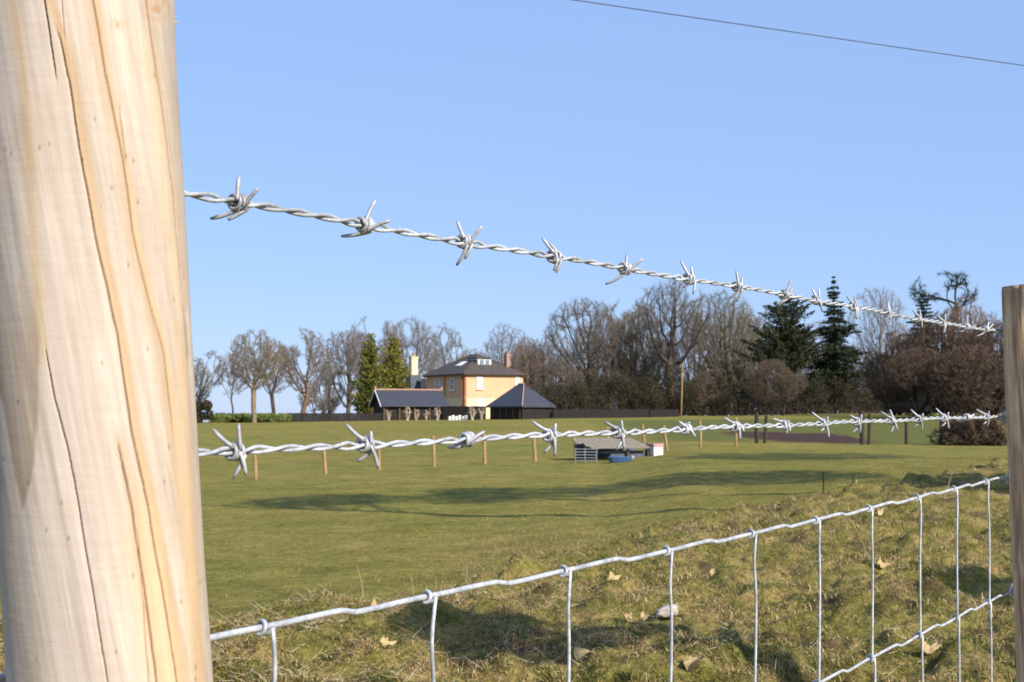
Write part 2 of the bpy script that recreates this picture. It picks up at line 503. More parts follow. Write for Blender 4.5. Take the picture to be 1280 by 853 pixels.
def barbed(hf, prongs, label, seed, noff=0):
    rng = random.Random(seed)
    root = empty('barbed_wire', tuple(fpoint(np.array([-.9]), float(hf(-.9)))[0]), label, 'barbed wire', 'strands of barbed wire on the fence')
    org = np.array(root.location)
    n = np.linspace(-5, 33, 2400)
    P = fpoint(n, hf(n)) - org
    P[:, 2] += .0006 * np.sin(n * 2.1 + seed)
    ph = n * .108 / .05 * 2 * math.pi + seed
    ph = ph + .5 * np.sin(n * 1.3)
    side = PERP; up = np.array([0, 0, 1.0])
    # strands open a little near each barb
    frac = np.abs((n + .5) % 1 - .5)
    rad = .00125 + .0007 * np.exp(-((frac - .12) / .07) ** 2)
    rad[(n < .3)] += .0000
    for k in (0, 1):
        a = ph + k * math.pi
        Q = P + rad[:, None] * (np.cos(a)[:, None] * side + np.sin(a)[:, None] * up)
        mb = MB(); tube(mb, Q, .00118, 8)
        mb.build('strand', M['wire'], root, smooth=True)
    for i in range(-3, 33):
        nn = i + noff + (rng.uniform(-.06, .06) if i not in (0, 1, 2, 3) else 0)
        if 0 <= i < len(prongs): nn = fn(prongs[i][0])
        c = fpoint(np.array([nn]), float(hf(nn)))[0]
        cy = float(c[1])
        if 0 <= i < len(prongs): tips = prongs[i][1]; cpx, cpy = proj(c)
        else:
            base = prongs[rng.randrange(len(prongs))]
            s0 = fY(fn(base[0])) / cy
            tips = [((dx * s0) * rng.uniform(.85, 1.1), (dy * s0) * rng.uniform(.85, 1.1)) for dx, dy in base[1]]
        axis = ALONG * .99 + np.array([0, 0, float(hf(nn + .1) - hf(nn - .1)) / .0216]); axis /= np.linalg.norm(axis)
        u1 = np.cross(axis, up); u1 /= np.linalg.norm(u1); u2 = np.cross(u1, axis)
        mpp = cy / F
        mb = MB()
        br = .0012
        R = .00125 + .00118 + br + .0001
        # two short wires, each wound about one and a half times, with both ends standing out as points
        for w in (0, 1):
            ta, tb = tips[w * 2], tips[w * 2 + 1]
            pts = []
            off = -.0034 if w == 0 else .0012
            def tipvec(t, depth):
                return np.array([t[0] * mpp, 0, -t[1] * mpp]) + PERP * depth
            A_ = tipvec(ta, rng.uniform(-.002, .005)); B_ = tipvec(tb, rng.uniform(-.004, .002))
            def ang(v): return math.atan2(np.dot(v, u2), np.dot(v, u1))
            a0 = ang(A_) - 1.25; a1 = ang(B_) + 1.25
            while a1 < a0 + 2.6 * math.pi: a1 += 2 * math.pi
            while a1 > a0 + 4.7 * math.pi: a1 -= 2 * math.pi
            K = 34
            hel = [axis * (off + .0040 * t * (1 if w == 0 else .9)) + (R + .0006 * w) * (math.cos(a0 + (a1 - a0) * t) * u1 + math.sin(a0 + (a1 - a0) * t) * u2) for t in np.linspace(0, 1, K)]
            sA = hel[0]; sB = hel[-1]
            preA = [A_ + (sA - A_) * t + PERP * .0006 * math.sin(t * 3.1) + .12 * np.linalg.norm(A_) * math.sin(t * math.pi) * np.cross(A_ / np.linalg.norm(A_), axis) * .5 for t in np.linspace(0, .92, 6)]
            postB = [sB + (B_ - sB) * t + .1 * np.linalg.norm(B_) * math.sin(t * math.pi) * np.cross(B_ / np.linalg.norm(B_), axis) * .5 for t in np.linspace(.08, 1, 6)]
            pts = preA + hel + postB
            rr = [br] * len(pts)
            rr[0] = br * .62; rr[-1] = br * .62; rr[1] = br * .95; rr[-2] = br * .95
            tube(mb, np.array(pts) + (c - org), rr, 8)
        mb.build('barb', M['barb'], root, smooth=True)
    return root

top_pr = [(294, [(4, -34), (-30, 20), (22, -18), (-12, 22)]),
          (453, [(8, -30), (-16, 15), (28, -4), (-28, 15)]),
          (579, [(-8, -26), (-8, 30), (17, -19), (0, 22)]),
          (692, [(-16, -24), (1, 18), (-2, -17), (7, 20)]),
          (781, [(2, -18), (-20, 20), (21, -12), (-6, 8)]),
          (861, [(-10, -23), (-5, 11), (2, -15), (5, 20)]),
          (922, [(-1, -21), (-8, 15), (9, -12), (4, 19)]),
          (981, [(4, -19), (-10, 13), (10, -8), (-7, 14)]),
          (1020, [(-9, -14), (8, 15), (3, -14), (4, 8)]),
          (1067, [(-9, -13), (1, 15), (0, -13), (6, 16)]),
          (1110, [(0, -14), (-6, 10), (4, -10), (2, 8)])]
mid_pr = [(293, [(-27, -28), (14, 29), (4, -35), (-3, 33)]),
          (456, [(-25, -26), (17, 30), (4, -17), (-5, 21)]),
          (583, [(23, -10), (-22, 10), (16, -8), (-16, 6)]),
          (686, [(-25, -18), (9, 26), (2, -15), (-4, 22)]),
          (771, [(-17, -13), (10, 22), (2, -15), (-3, 22)]),
          (855, [(-12, -10), (12, 10), (-14, -2), (6, -8)]),
          (918, [(-14, -12), (5, 16), (-4, -6), (12, 6)]),
          (978, [(-16, -8), (6, 12), (4, -6), (10, 8)])]
HT = height_fn(TOPX, TOPY); HM = height_fn(MIDX, MIDY)
barbed(HT, top_pr, 'upper strand of twisted barbed wire, seen against the sky', 1)
barbed(HM, mid_pr, 'lower strand of twisted barbed wire, crossing in front of the field edge', 2, -.02)

# wire netting below
STX = [335, 538, 706, 833, 938, 1018, 1084, 1144, 1190, 1230, 1262]
N1X = [258, 335, 538, 706, 833, 938, 1018, 1084, 1144, 1190, 1230, 1260]
N1Y = [797, 784, 747, 713, 688, 667, 651, 636, 622, 611.5, 602, 595]
def netting():
    rng = random.Random(4)
    root = empty('wire_netting', tuple(fpoint(np.array([-.9]), .12)[0]), 'galvanised wire stock netting of large cells, under the two barbed strands', 'wire netting')
    org = np.array(root.location)
    ns = np.array([fn(x) for x in N1X]); zs = np.array([at(x, y, fY(k))[2] for x, y, k in zip(N1X, N1Y, ns)])
    h1 = np.poly1d(np.polyfit(ns, zs, 4))
    def H1(n):
        nc = np.clip(n, ns[0], ns[-1]); return h1(nc) + (n - nc) * .001
    H2 = lambda n: .7206 + (np.asarray(n) - 7.78) * .0016
    heights = [H1, H2] + [(lambda d: (lambda n: H2(n) - d))(d) for d in (.15, .29, .42, .54)]
    sn = [fn(x) for x in STX]
    step = (sn[-1] - sn[0]) / (len(sn) - 1)
    sn = [sn[0] - step * k for k in (4, 3, 2, 1)] + sn + [sn[-1] + step * k for k in range(1, 9)]
    dn_m = .108
    for li, H in enumerate(heights):
        n = np.linspace(-6, 33, 1600)
        z = H(n)
        # tension crimp half way between stays
        for a, b in zip(sn[:-1], sn[1:]):
            mph = a + (b - a) * rng.uniform(.46, .54)
            t = (n - mph) / (b - a)
            m_ = np.abs(t) < .5
            amp = .0013 if li == 0 else .0018
            saw = np.where(t < -.06, np.sin((t + .5) / .44 * 1.5708) ** 2, np.where(t < .06, -np.sin(t / .06 * 1.5708), -np.sin((.5 - t) / .44 * 1.5708) ** 2))
            z = z + np.where(m_, amp * saw, 0)
        P = fpoint(n, z) - org
        P[:, 0] += .0008 * np.sin(n * 3.1 + li); 
        mb = MB(); tube(mb, P, .0019 if li == 0 else .0017, 10)
        mb.build('line_wire', M['wire'], root, smooth=True)
    up = np.array([0, 0, 1.0])
    for ci, nc in enumerate(sn):
        for li in range(5):
            if ci < 3 and li > 2: continue
            c0 = fpoint(np.array([nc]), float(heights[li](nc)))[0] - org
            c1 = fpoint(np.array([nc]), float(heights[li + 1](nc)))[0] - org
            R = .0019 + .0014 + .0002
            t = ALONG
            pts = []
            # wrap at the top: coil on the left, leaving downwards on the right, camera side
            for k in range(30):
                f = k / 29
                a = -2.6 * math.pi + f * 2.6 * math.pi
                pts.append(c0 + t * (-.0055 + f * .0075) + R * (math.cos(a) * PERP + math.sin(a) * -up * -1))
            # now at angle 0: camera side; go down to the lower wire
            lean = rng.uniform(-.002, .002); bow = rng.uniform(.002, .0045) * (1 if li == 0 else .5) * rng.choice((-1, -1, 1))
            e0 = pts[-1]; e1 = c1 + t * (-.0062) + PERP * R
            L = 18
            for k in range(1, L):
                f = k / L
                w = math.exp(-((f - .16) / .12) ** 2) * bow - math.sin(f * math.pi) * bow * .4
                pts.append(e0 + (e1 - e0) * f + t * w)
            for k in range(20):
                f = k / 19
                a = f * 2.1 * math.pi
                pts.append(c1 + t * (-.0062 + f * .0035) + R * (math.cos(a) * PERP + math.sin(a) * -up))
            mb = MB(); tube(mb, pts, .00135, 7)
            mb.build('stay', M['wire'], root, smooth=True)
netting()

# ------------------------------------------------------------------ fence posts
def wood_mat(name, fresh):
    m, nt, nd, lk, bs = nodes_mat(name)
    a = nd.new('ShaderNodeAttribute'); a.attribute_name = 'tint'
    tc = nd.new('ShaderNodeTexCoord')
    mr = nd.new('ShaderNodeMapping'); mr.inputs['Rotation'].default_value = (0, math.radians(10 if fresh else 2), 0)
    lk.new(tc.outputs['Object'], mr.inputs[0])
    mp = nd.new('ShaderNodeMapping'); mp.inputs['Scale'].default_value = (1, 1, .03)
    lk.new(mr.outputs[0], mp.inputs[0])
    gr = noise(nt, 330 if fresh else 170, 6, .7, mp.outputs[0])
    gr2 = noise(nt, 900, 2, .5, mp.outputs[0])
    mp2 = nd.new('ShaderNodeMapping'); mp2.inputs['Scale'].default_value = (.25, .25, 1.6)
    lk.new(tc.outputs['Object'], mp2.inputs[0])
    ch = noise(nt, 170, 3, .6, mp2.outputs[0])       # planer chatter across the grain
    fine = noise(nt, 900, 3, .6, tc.outputs['Object'])
    k = (.90, 1.05) if fresh else (.5, 1.3)
    c = mixrgb(nt, a.outputs[0], ramp(nt, gr, [(.3, (k[0], k[0] * .97, k[0] * .92)), (.7, g(k[1]))]), 1.0, 'MULTIPLY')
    c = mixrgb(nt, c, ramp(nt, gr2, [(.35, g(.975)), (.65, g(1.01))]), 1.0, 'MULTIPLY')
    c = mixrgb(nt, c, ramp(nt, ch, [(.33, (.98, .968, .96)), (.6, g(1.01))]), 1.0, 'MULTIPLY')
    sp_ = noise(nt, 55, 2, .5, tc.outputs['Object'])
    lk.new(c, bs.inputs['Base Color'])
    bs.inputs['Roughness'].default_value = .7; bs.inputs['Specular IOR Level'].default_value = .25
    s1 = nd.new('ShaderNodeMath'); s1.operation = 'MULTIPLY_ADD'; lk.new(ch, s1.inputs[0]); s1.inputs[1].default_value = 1.6; lk.new(gr, s1.inputs[2])
    s2 = nd.new('ShaderNodeMath'); s2.operation = 'MULTIPLY_ADD'; lk.new(fine, s2.inputs[0]); s2.inputs[1].default_value = .5; lk.new(s1.outputs[0], s2.inputs[2])
    bump(nt, bs, s2.outputs[0], .25, .0005)
    return m
M['freshwood'] = wood_mat('fresh_peeled_softwood', True)
M['oldwood'] = wood_mat('weathered_post_wood', False)

def curve(pts):
    ys = [p[1] for p in pts]; xs = [p[0] for p in pts]
    return lambda y: np.interp(y, ys, xs)
def make_left_post():
    ysamp = [-230, 0, 420, 700, 853, 1100]
    cxs = [82, 93, 115, 129.5, 140, 158]
    Yc = .604
    cen = [at(x, y, Yc) for x, y in zip(cxs, ysamp)]
    zs = np.array([c[2] for c in cen])[::-1]; xs_ = np.array([c[0] for c in cen])[::-1]
    # extend down into the ground
    sl_ = (xs_[1] - xs_[0]) / (zs[1] - zs[0])
    zs = np.concatenate([[-.35], zs]); xs_ = np.concatenate([[xs_[0] - sl_ * (zs[1] + .35)], xs_])
    root_z = 0.0
    Z = np.concatenate([np.linspace(-.35, .78, 30)[:-1], np.arange(.78, zs[-1], .0016), [zs[-1]]])
    X0 = np.interp(Z, zs, xs_)
    front = np.radians(np.arange(-100, 100.01, .38)); back = np.radians(np.arange(106, 259, 8))
    A = np.concatenate([front, back])
    AA, ZZ = np.meshgrid(A, Z)
    R = .0433
    toR = np.array([math.sin(math.radians(-16)), -math.cos(math.radians(-16))])   # centre of the fine side looks at the camera
    tx = np.array([-toR[1], toR[0]])
    def P(Rm):
        cx = np.interp(ZZ, Z, X0)
        dx = np.cos(AA) * toR[0] + np.sin(AA) * tx[0]; dy = np.cos(AA) * toR[1] + np.sin(AA) * tx[1]
        return np.stack([cx + Rm * dx, Yc + Rm * dy, ZZ], -1)
    base = P(R)
    px, py = proj(base.reshape(-1, 3)); px = px.reshape(ZZ.shape); py = py.reshape(ZZ.shape)
    vis = (np.abs(AA) < math.radians(100))
    dep = np.zeros_like(px)
    tone = np.array([.475, .39, .31])
    col = np.ones(px.shape + (3,)) * tone
    # left-side light tone, then slow colour drift along the grain (grain coordinate follows the slanted cracks)
    gx = px - (py * .19)
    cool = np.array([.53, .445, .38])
    wcool = np.clip(1 - (px - 20 - py * .08) / 170, 0, 1)[..., None] * .8  # left flank: cool shade tone and lifting fill light put into the colour
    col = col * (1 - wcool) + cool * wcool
    stre = fbm(gx / 9, py / 260, 201, 4)
    col *= (1 + .20 * stre)[..., None]
    col *= (1 + .16 * fbm(gx / 3.2, py / 200, 202, 3))[..., None]
    blot = np.clip(fbm(gx / 30, py / 90, 260, 3) * 2.2, 0, 1)[..., None] * .45
    col = col * (1 - blot) + np.array([.43, .345, .255]) * blot
    warm = np.array([.42, .285, .16])
    def band(cv, w, amt, y0=-400, y1=1300, tint=warm, soft=40, side=0):
        nonlocal col
        x = cv(py) + side + 1.2 * vnoise(py / 60, py * 0, 210)
        k = np.exp(-((px - x) / w) ** 2) * sstep(y0, y0 + soft, py) * (1 - sstep(y1 - soft, y1, py)) * amt * vis
        col = col * (1 - k[..., None]) + tint * k[..., None]
    def crack(cv, w, d, y0, y1, dark=.8):
        nonlocal col, dep
        x = cv(py) + 1.0 * vnoise(py / 30, py * 0, 220) + .5 * vnoise(py / 5, py * 0, 221)
        tp = sstep(y0, y0 + 60, py) * (1 - sstep(y1 - 60, y1, py))
        ww = w * (.45 + .8 * tp)
        k = np.clip(1.35 - np.abs(px - x) / ww, 0, 1) * np.clip(tp * 3, 0, 1) * vis * (py > y0) * (py < y1)
        dep = np.maximum(dep, d * k)
        kk = np.clip(k * dark, 0, .93)[..., None]
        col = col * (1 - kk) + np.array([.13, .055, .02]) * kk
    cA = curve([(40, -400), (55, 0), (75, 50), (86, 100), (98, 180), (120, 300), (147, 420), (165, 540), (187, 640), (200, 720), (214, 800), (222, 860), (240, 980), (300, 1300)])
    cB = curve([(40, 380), (55, 425), (68, 500), (84, 560), (101, 650), (112, 720), (126, 800), (134, 853), (150, 930), (200, 1300)])
    cC = curve([(90, -400), (116, 0), (126, 60), (137, 120), (154, 200), (166, 290), (182, 360), (205, 440), (214, 520), (225, 600), (237, 700), (250, 853), (290, 1300)])
    cD = curve([(150, -400), (183, 0), (187, 35), (196, 90), (206, 160), (216, 240), (224, 320), (232, 400), (236, 470), (250, 853), (280, 1300)])
    cE = curve([(145, 540), (155, 590), (166, 640), (178, 720), (190, 800), (196, 853), (240, 1300)])
    cF = curve([(10, -400), (16, 0), (24, 50), (32, 120), (37, 200), (41, 300), (52, 420), (60, 500), (90, 800), (130, 1300)])
    cG = curve([(148, 120), (152, 160), (160, 220)])
    cH = curve([(45, -200), (55, 0), (64, 60), (73, 110)])
    # warm resin bands beside the cracks
    band(cA, 7, .75, side=7); band(cA, 3, .5, side=4, tint=np.array([.55, .35, .16]))
    band(cC, 9, .60, side=-3); band(cC, 4, .5, side=3, tint=np.array([.55, .37, .19]))
    band(cD, 8, .50, y0=20, side=-9, tint=np.array([.60, .44, .27])); band(cD, 5, .45, side=1)
    band(cF, 6, .62, y1=470, tint=np.array([.47, .32, .17])); band(cF, 12, .3, y1=470, tint=np.array([.55, .42, .28]))
    band(cE, 9, .55, y0=520, side=3); band(cE, 26, .38, y0=560, side=0, tint=np.array([.64, .43, .24]), soft=160)
    band(cA, 12, .5, y0=560, side=-6, tint=np.array([.60, .40, .20]), soft=120)
    band(curve([(228, -400), (228, 500), (236, 620), (246, 760), (252, 853), (280, 1300)]), 5, .55, y0=380, soft=90, tint=np.array([.55, .38, .21]))
    band(curve([(18, -400), (30, 700), (50, 853), (80, 1300)]), 6, .25, y0=560, tint=np.array([.5, .42, .36]))
    # long grey-brown stain, broad above and pointed below
    en = 4 * fbm(px / 9, py / 26, 230, 3)
    re_ = np.interp(py, [300, 380, 440, 540, 600, 632, 660], [40, 46, 49, 47, 40, 31, 20]) + en
    le_ = np.interp(py, [300, 440, 500, 560, 600, 632, 660], [-60, -20, 2, 11, 18, 27, 34]) + en * .7
    st = sstep(-3, 3, re_ - px) * sstep(-3, 3, px - le_) * sstep(330, 450, py) * (.55 + .45 * np.exp(-((px - le_) / 9) ** 2) + .35 * np.exp(-((px - re_) / 10) ** 2)) * vis
    st = np.clip(st, 0, 1)
    col = col * (1 - .92 * st[..., None]) + np.array([.33, .245, .165]) * .92 * st[..., None]
    # knots
    for kx, ky, rr, dk in ((146, 33, 7, .6), (139, 28, 4, .4), (194, 12, 14, .55), (203, 2, 9, .5), (6, 188, 2.5, .8), (24, 356, 3, .6), (185, 402, 5, .25), (135, 186, 5, .15), (251, 727, 2.2, .9)):
        q = ((px - kx) / rr) ** 2 + ((py - ky) / (rr * .8)) ** 2
        k = np.exp(-q) * dk * vis * (.7 + .6 * np.sin(np.sqrt(q) * 7) * (rr > 6))
        k = np.clip(k, 0, 1)[..., None]
        col = col * (1 - k) + np.array([.38, .2, .08]) * k
    # small dark pits and flecks
    fl = hash2(np.floor(px / 3), np.floor(py / 2), 240) > .9985
    col[fl & vis] *= .6
    crack(cA, .9, .0013, 20, 640); crack(cA, .8, .0018, 560, 1250)
    crack(cB, .8, .0011, 420, 1250); crack(cC, .8, .0012, -300, 560, .6); crack(cD, .8, .0012, -300, 470, .6)
    crack(cE, .9, .002, 540, 1250, .6); crack(cG, .7, .001, 110, 225, .4); crack(cH, .9, .002, -200, 112, .6)
    crack(curve([(77, 0), (83, 100)]), .6, .001, -40, 60, .4)
    crack(curve([(172, 650), (186, 853), (200, 1000)]), .6, .001, 640, 1000, .35)
    Rm = R - dep
    # gentle unevenness, a swollen knot high on the right side, flats left by the peeler
    Rm = Rm + .00035 * fbm(gx / 22, py / 300, 250, 3) + .0009 * np.exp(-((px - 206) / 16) ** 2 - ((py - 5) / 40) ** 2)
    Rm = Rm + .0002 * np.sin(AA * 9 + py / 400)
    V = P(Rm)
    mb = MB(); nr, na = ZZ.shape
    i = np.arange(nr - 1)[:, None] * na; j = np.arange(na)[None, :]; j2 = (j + 1) % na
    f = np.stack([i + j, i + j2, i + na + j2, i + na + j], -1).reshape(-1, 4)
    mb.add(V.reshape(-1, 3), f, col.reshape(-1, 3))
    mb.f.append(np.array([[(nr - 1) * na + k for k in range(na)]])); mb.mi.append(np.array([0]))
    root = empty('fence_post', (float(X0[0]) + 0, Yc, 0), 'fresh pale peeled round post with long slanting cracks, filling the left edge', 'fence post', 'posts of the near wire fence')
    o = mb.build('shaft', M['freshwood'], None, smooth=True, colors=True)
    o.parent = root; o.location = (-root.location[0], -root.location[1], 0)
    # splinter on the right edge
    s0 = at(216, 29, .612); s1 = at(222.5, 28.5, .612)
    mb = MB(); tube(mb, [s0 - np.array(root.location), s1 - np.array(root.location)], [.0008, .0003], 5, col=(.5, .4, .3)); mb.build('splinter', M['freshwood'], root, colors=True)
    return root
make_left_post()

def make_right_post():
    Yc = 2.031; R = .0445
    ct = at(1291, 358, Yc); cb = at(1311, 853, Yc)
    sl_ = (cb[0] - ct[0]) / (cb[2] - ct[2])
    Z = np.concatenate([[-.35], np.arange(-.02, ct[2], .006), [ct[2]]])
    X0 = ct[0] + (Z - ct[2]) * sl_
    A = np.linspace(0, 2 * np.pi, 160, endpoint=False)
    AA, ZZ = np.meshgrid(A, Z)
    cx = np.interp(ZZ, Z, X0)
    base = lambda Rm: np.stack([cx + Rm * np.cos(AA), Yc + Rm * np.sin(AA), ZZ], -1)
    s = AA * R * 1000; 
    n1 = fbm(s / 9, ZZ * 9, 301, 4); n2 = fbm(s / 3, ZZ * 30, 302, 3)
    rings = .5 + .5 * np.sin((s / 8 + 5 * fbm(s / 30, ZZ * 7, 303, 3)) * 2.2 + 7 * fbm(s / 20, ZZ * 4, 304, 2))
    c1 = np.array([.66, .45, .27]); c2 = np.array([.36, .21, .12])
    k = np.clip(rings * .7 + n1 * .5, 0, 1)[..., None]
    col = c1 * (1 - k) + c2 * k
    col *= (1 + .3 * n2)[..., None]
    # dirty stained head
    hd = sstep(ct[2] - .06, ct[2] - .01, ZZ + .02 * n1)[..., None]
    col = col * (1 - hd * .35)
    Rm = R * (1 - .02 * sstep(ct[2] - .01, ct[2], ZZ)) + .0012 * n1 + .0005 * n2
    V = base(Rm)
    V[-1, :, 2] += .0035 * np.sin(A + 2.4) + .0012 * np.sin(3 * A)
    mb = MB(); nr, na = ZZ.shape
    i = np.arange(nr - 1)[:, None] * na; j = np.arange(na)[None, :]; j2 = (j + 1) % na
    f = np.stack([i + j, i + j2, i + na + j2, i + na + j], -1).reshape(-1, 4)
    mb.add(V.reshape(-1, 3), f, col.reshape(-1, 3))
    mb.f.append(np.array([[(nr - 1) * na + k for k in range(na)]])); mb.mi.append(np.array([0]))
    root = empty('fence_post', (float(X0[0]), Yc, 0), 'brown weathered round post with a flat stained top, cut off by the right edge', 'fence post', 'posts of the near wire fence')
    o = mb.build('shaft', M['oldwood'], root, smooth=True, colors=True); o.location = (-root.location[0], -Yc, 0)
    # staples holding the wires on the far left flank
    for (spx, spy) in ((1253, 414), (1256, 521), (1262, 598), (1266, 738)):
        n = fn(spx); c = at(spx, spy, fY(n)) - np.array(root.location)
        mb = MB()
        t = ALONG; up = np.array([0, 0, 1.0])
        pts = [c + up * .009 * math.cos(a) + (-PERP) * .004 * math.sin(a) + PERP * (.012 if abs(a - math.pi / 2) > 1.5 else 0) + t * .004 * math.cos(a) for a in np.linspace(0, math.pi, 12)]
        tube(mb, pts, .0016, 7)
        pts = [c + t * (-.004 + .006 * k / 14) + .0042 * (math.cos(k * .9) * up + math.sin(k * .9) * PERP) for k in range(15)]
        tube(mb, pts, .0012, 6)
        mb.build('staple', M['barb'], root, smooth=True)
    # the next post of the run, beyond the right edge
    r2 = root.copy(); C.objects.link(r2); r2['label'] = 'next brown post of the fence, standing beyond the right edge of the view'
    d = fpoint(np.array([31.0]), 0.0)[0] - fpoint(np.array([15.04]), 0.0)[0]
    r2.location = (root.location[0] + d[0], root.location[1] + d[1], 0)
    for ch in list(root.children):
        c_ = ch.copy(); C.objects.link(c_); c_.parent = r2
make_right_post()

# ------------------------------------------------------------------ overhead line
mb = MB()
a, b = at(150, -83.5, 26), at(2300, 222, 52)
pts = [a + (b - a) * t - np.array([0, 0, .12 * math.sin(t * math.pi)]) for t in np.linspace(0, 1, 40)]
tube(mb, pts, .011, 6)
tag(mb.build('overhead_cable', M['cable'], smooth=True), 'thin dark overhead cable crossing the blue sky at the top right', 'cable')

# ------------------------------------------------------------------ trees
def cones(mb, P, D, w, cols, rng):
    """thin three sided tapering twigs"""
    N = len(P)
    L = np.linalg.norm(D, axis=1)[:, None]; T = D / (L + 1e-9)
    ref = rng.normal(size=(N, 3)); u = np.cross(T, ref); u /= np.linalg.norm(u, axis=1)[:, None] + 1e-9
    v = np.cross(T, u)
    w = np.broadcast_to(w, (N,))[:, None]
    V = np.stack([P + u * w, P + (-.5 * u + .87 * v) * w, P + (-.5 * u - .87 * v) * w, P + D], 1).reshape(-1, 3)
    b = np.arange(N)[:, None] * 4
    f = np.concatenate([np.concatenate([b, b + 1, b + 3], 1), np.concatenate([b + 1, b + 2, b + 3], 1), np.concatenate([b + 2, b, b + 3], 1)])
    mb.add(V, f, np.repeat(cols, 4, 0))

def rods(mb, P0, P1, r0, r1, cols):
    """many short three sided branch pieces at once"""
    T = P1 - P0; T /= np.linalg.norm(T, axis=1)[:, None] + 1e-9
    ref = np.where(np.abs(T[:, 2:3]) < .9, np.array([[0, 0, 1.0]]), np.array([[1.0, 0, 0]]))
    u = np.cross(T, ref); u /= np.linalg.norm(u, axis=1)[:, None]; v = np.cross(T, u)
    k = [u, -.5 * u + .87 * v, -.5 * u - .87 * v]
    V = np.stack([P0 + q * r0[:, None] for q in k] + [P1 + q * r1[:, None] for q in k], 1).reshape(-1, 3)
    b = np.arange(len(P0))[:, None] * 6
    f = np.concatenate([np.concatenate([b + i, b + (i + 1) % 3, b + 3 + (i + 1) % 3, b + 3 + i], 1) for i in range(3)])
    mb.add(V, f, np.repeat(cols, 6, 0))

def skeleton(rng, H, W, trunk_frac, nl, lean, spread, stems, depth=4, trunk_r=None, gnarl=.18):
    segs = []
    trunk_r = trunk_r or H * .022
    def grow(p, d, L, r, lev):
        n = 6 if lev < 2 else 4
        pts = [p]; dd = d.copy()
        for k in range(n):
            dd = dd + rng.normal(0, gnarl if lev else gnarl * .35, 3) + np.array([0, 0, .07 if lev > 0 else 0.02])
            dd /= np.linalg.norm(dd)
            pts.append(pts[-1] + dd * L / n)
        taper = .35 if lev == 0 else .25
        rr = [r * (1 - (1 - taper) * k / n) for k in range(n + 1)]
        segs.append((lev, np.array(pts), np.array(rr)))
        if lev >= depth: return
        nk = nl[lev]
        for k in range(nk):
            f = rng.uniform(trunk_frac if lev == 0 else .25, 1.0)
            if k == 0: f = 1.0
            i = min(int(f * n), n - 1); q = pts[i] + (pts[i + 1] - pts[i]) * (f * n - i)
            ax = np.array(pts[i + 1]) - pts[i]; ax /= np.linalg.norm(ax)
            sd = rng.normal(size=3); sd -= ax * sd.dot(ax); sd /= np.linalg.norm(sd) + 1e-9
            ang = rng.uniform(.35, .95) * spread * (.35 if k == 0 else 1)
            nd_ = ax * math.cos(ang) + sd * math.sin(ang)
            nd_[2] = nd_[2] * .8 + .12
            nd_ /= np.linalg.norm(nd_)
            Lc = L * rng.uniform(.5, .85) * (1.15 - .5 * (f if lev == 0 else .3))
            rc = max(rr[i] * rng.uniform(.55, .78), .012)
            grow(q, nd_, Lc, rc, lev + 1)
    for s_ in range(stems):
        p = np.array([rng.normal(0, .25), rng.normal(0, .25), -.15]) * (stems > 1) + np.array([0, 0, -.1])
        d = np.array([lean + rng.normal(0, .28) * (stems > 1), rng.normal(0, .25) * (stems > 1), 1.0]); d /= np.linalg.norm(d)
        grow(p, d, H * (.5 if stems == 1 else .42), trunk_r * (1 if stems == 1 else .6), 0)
    return segs

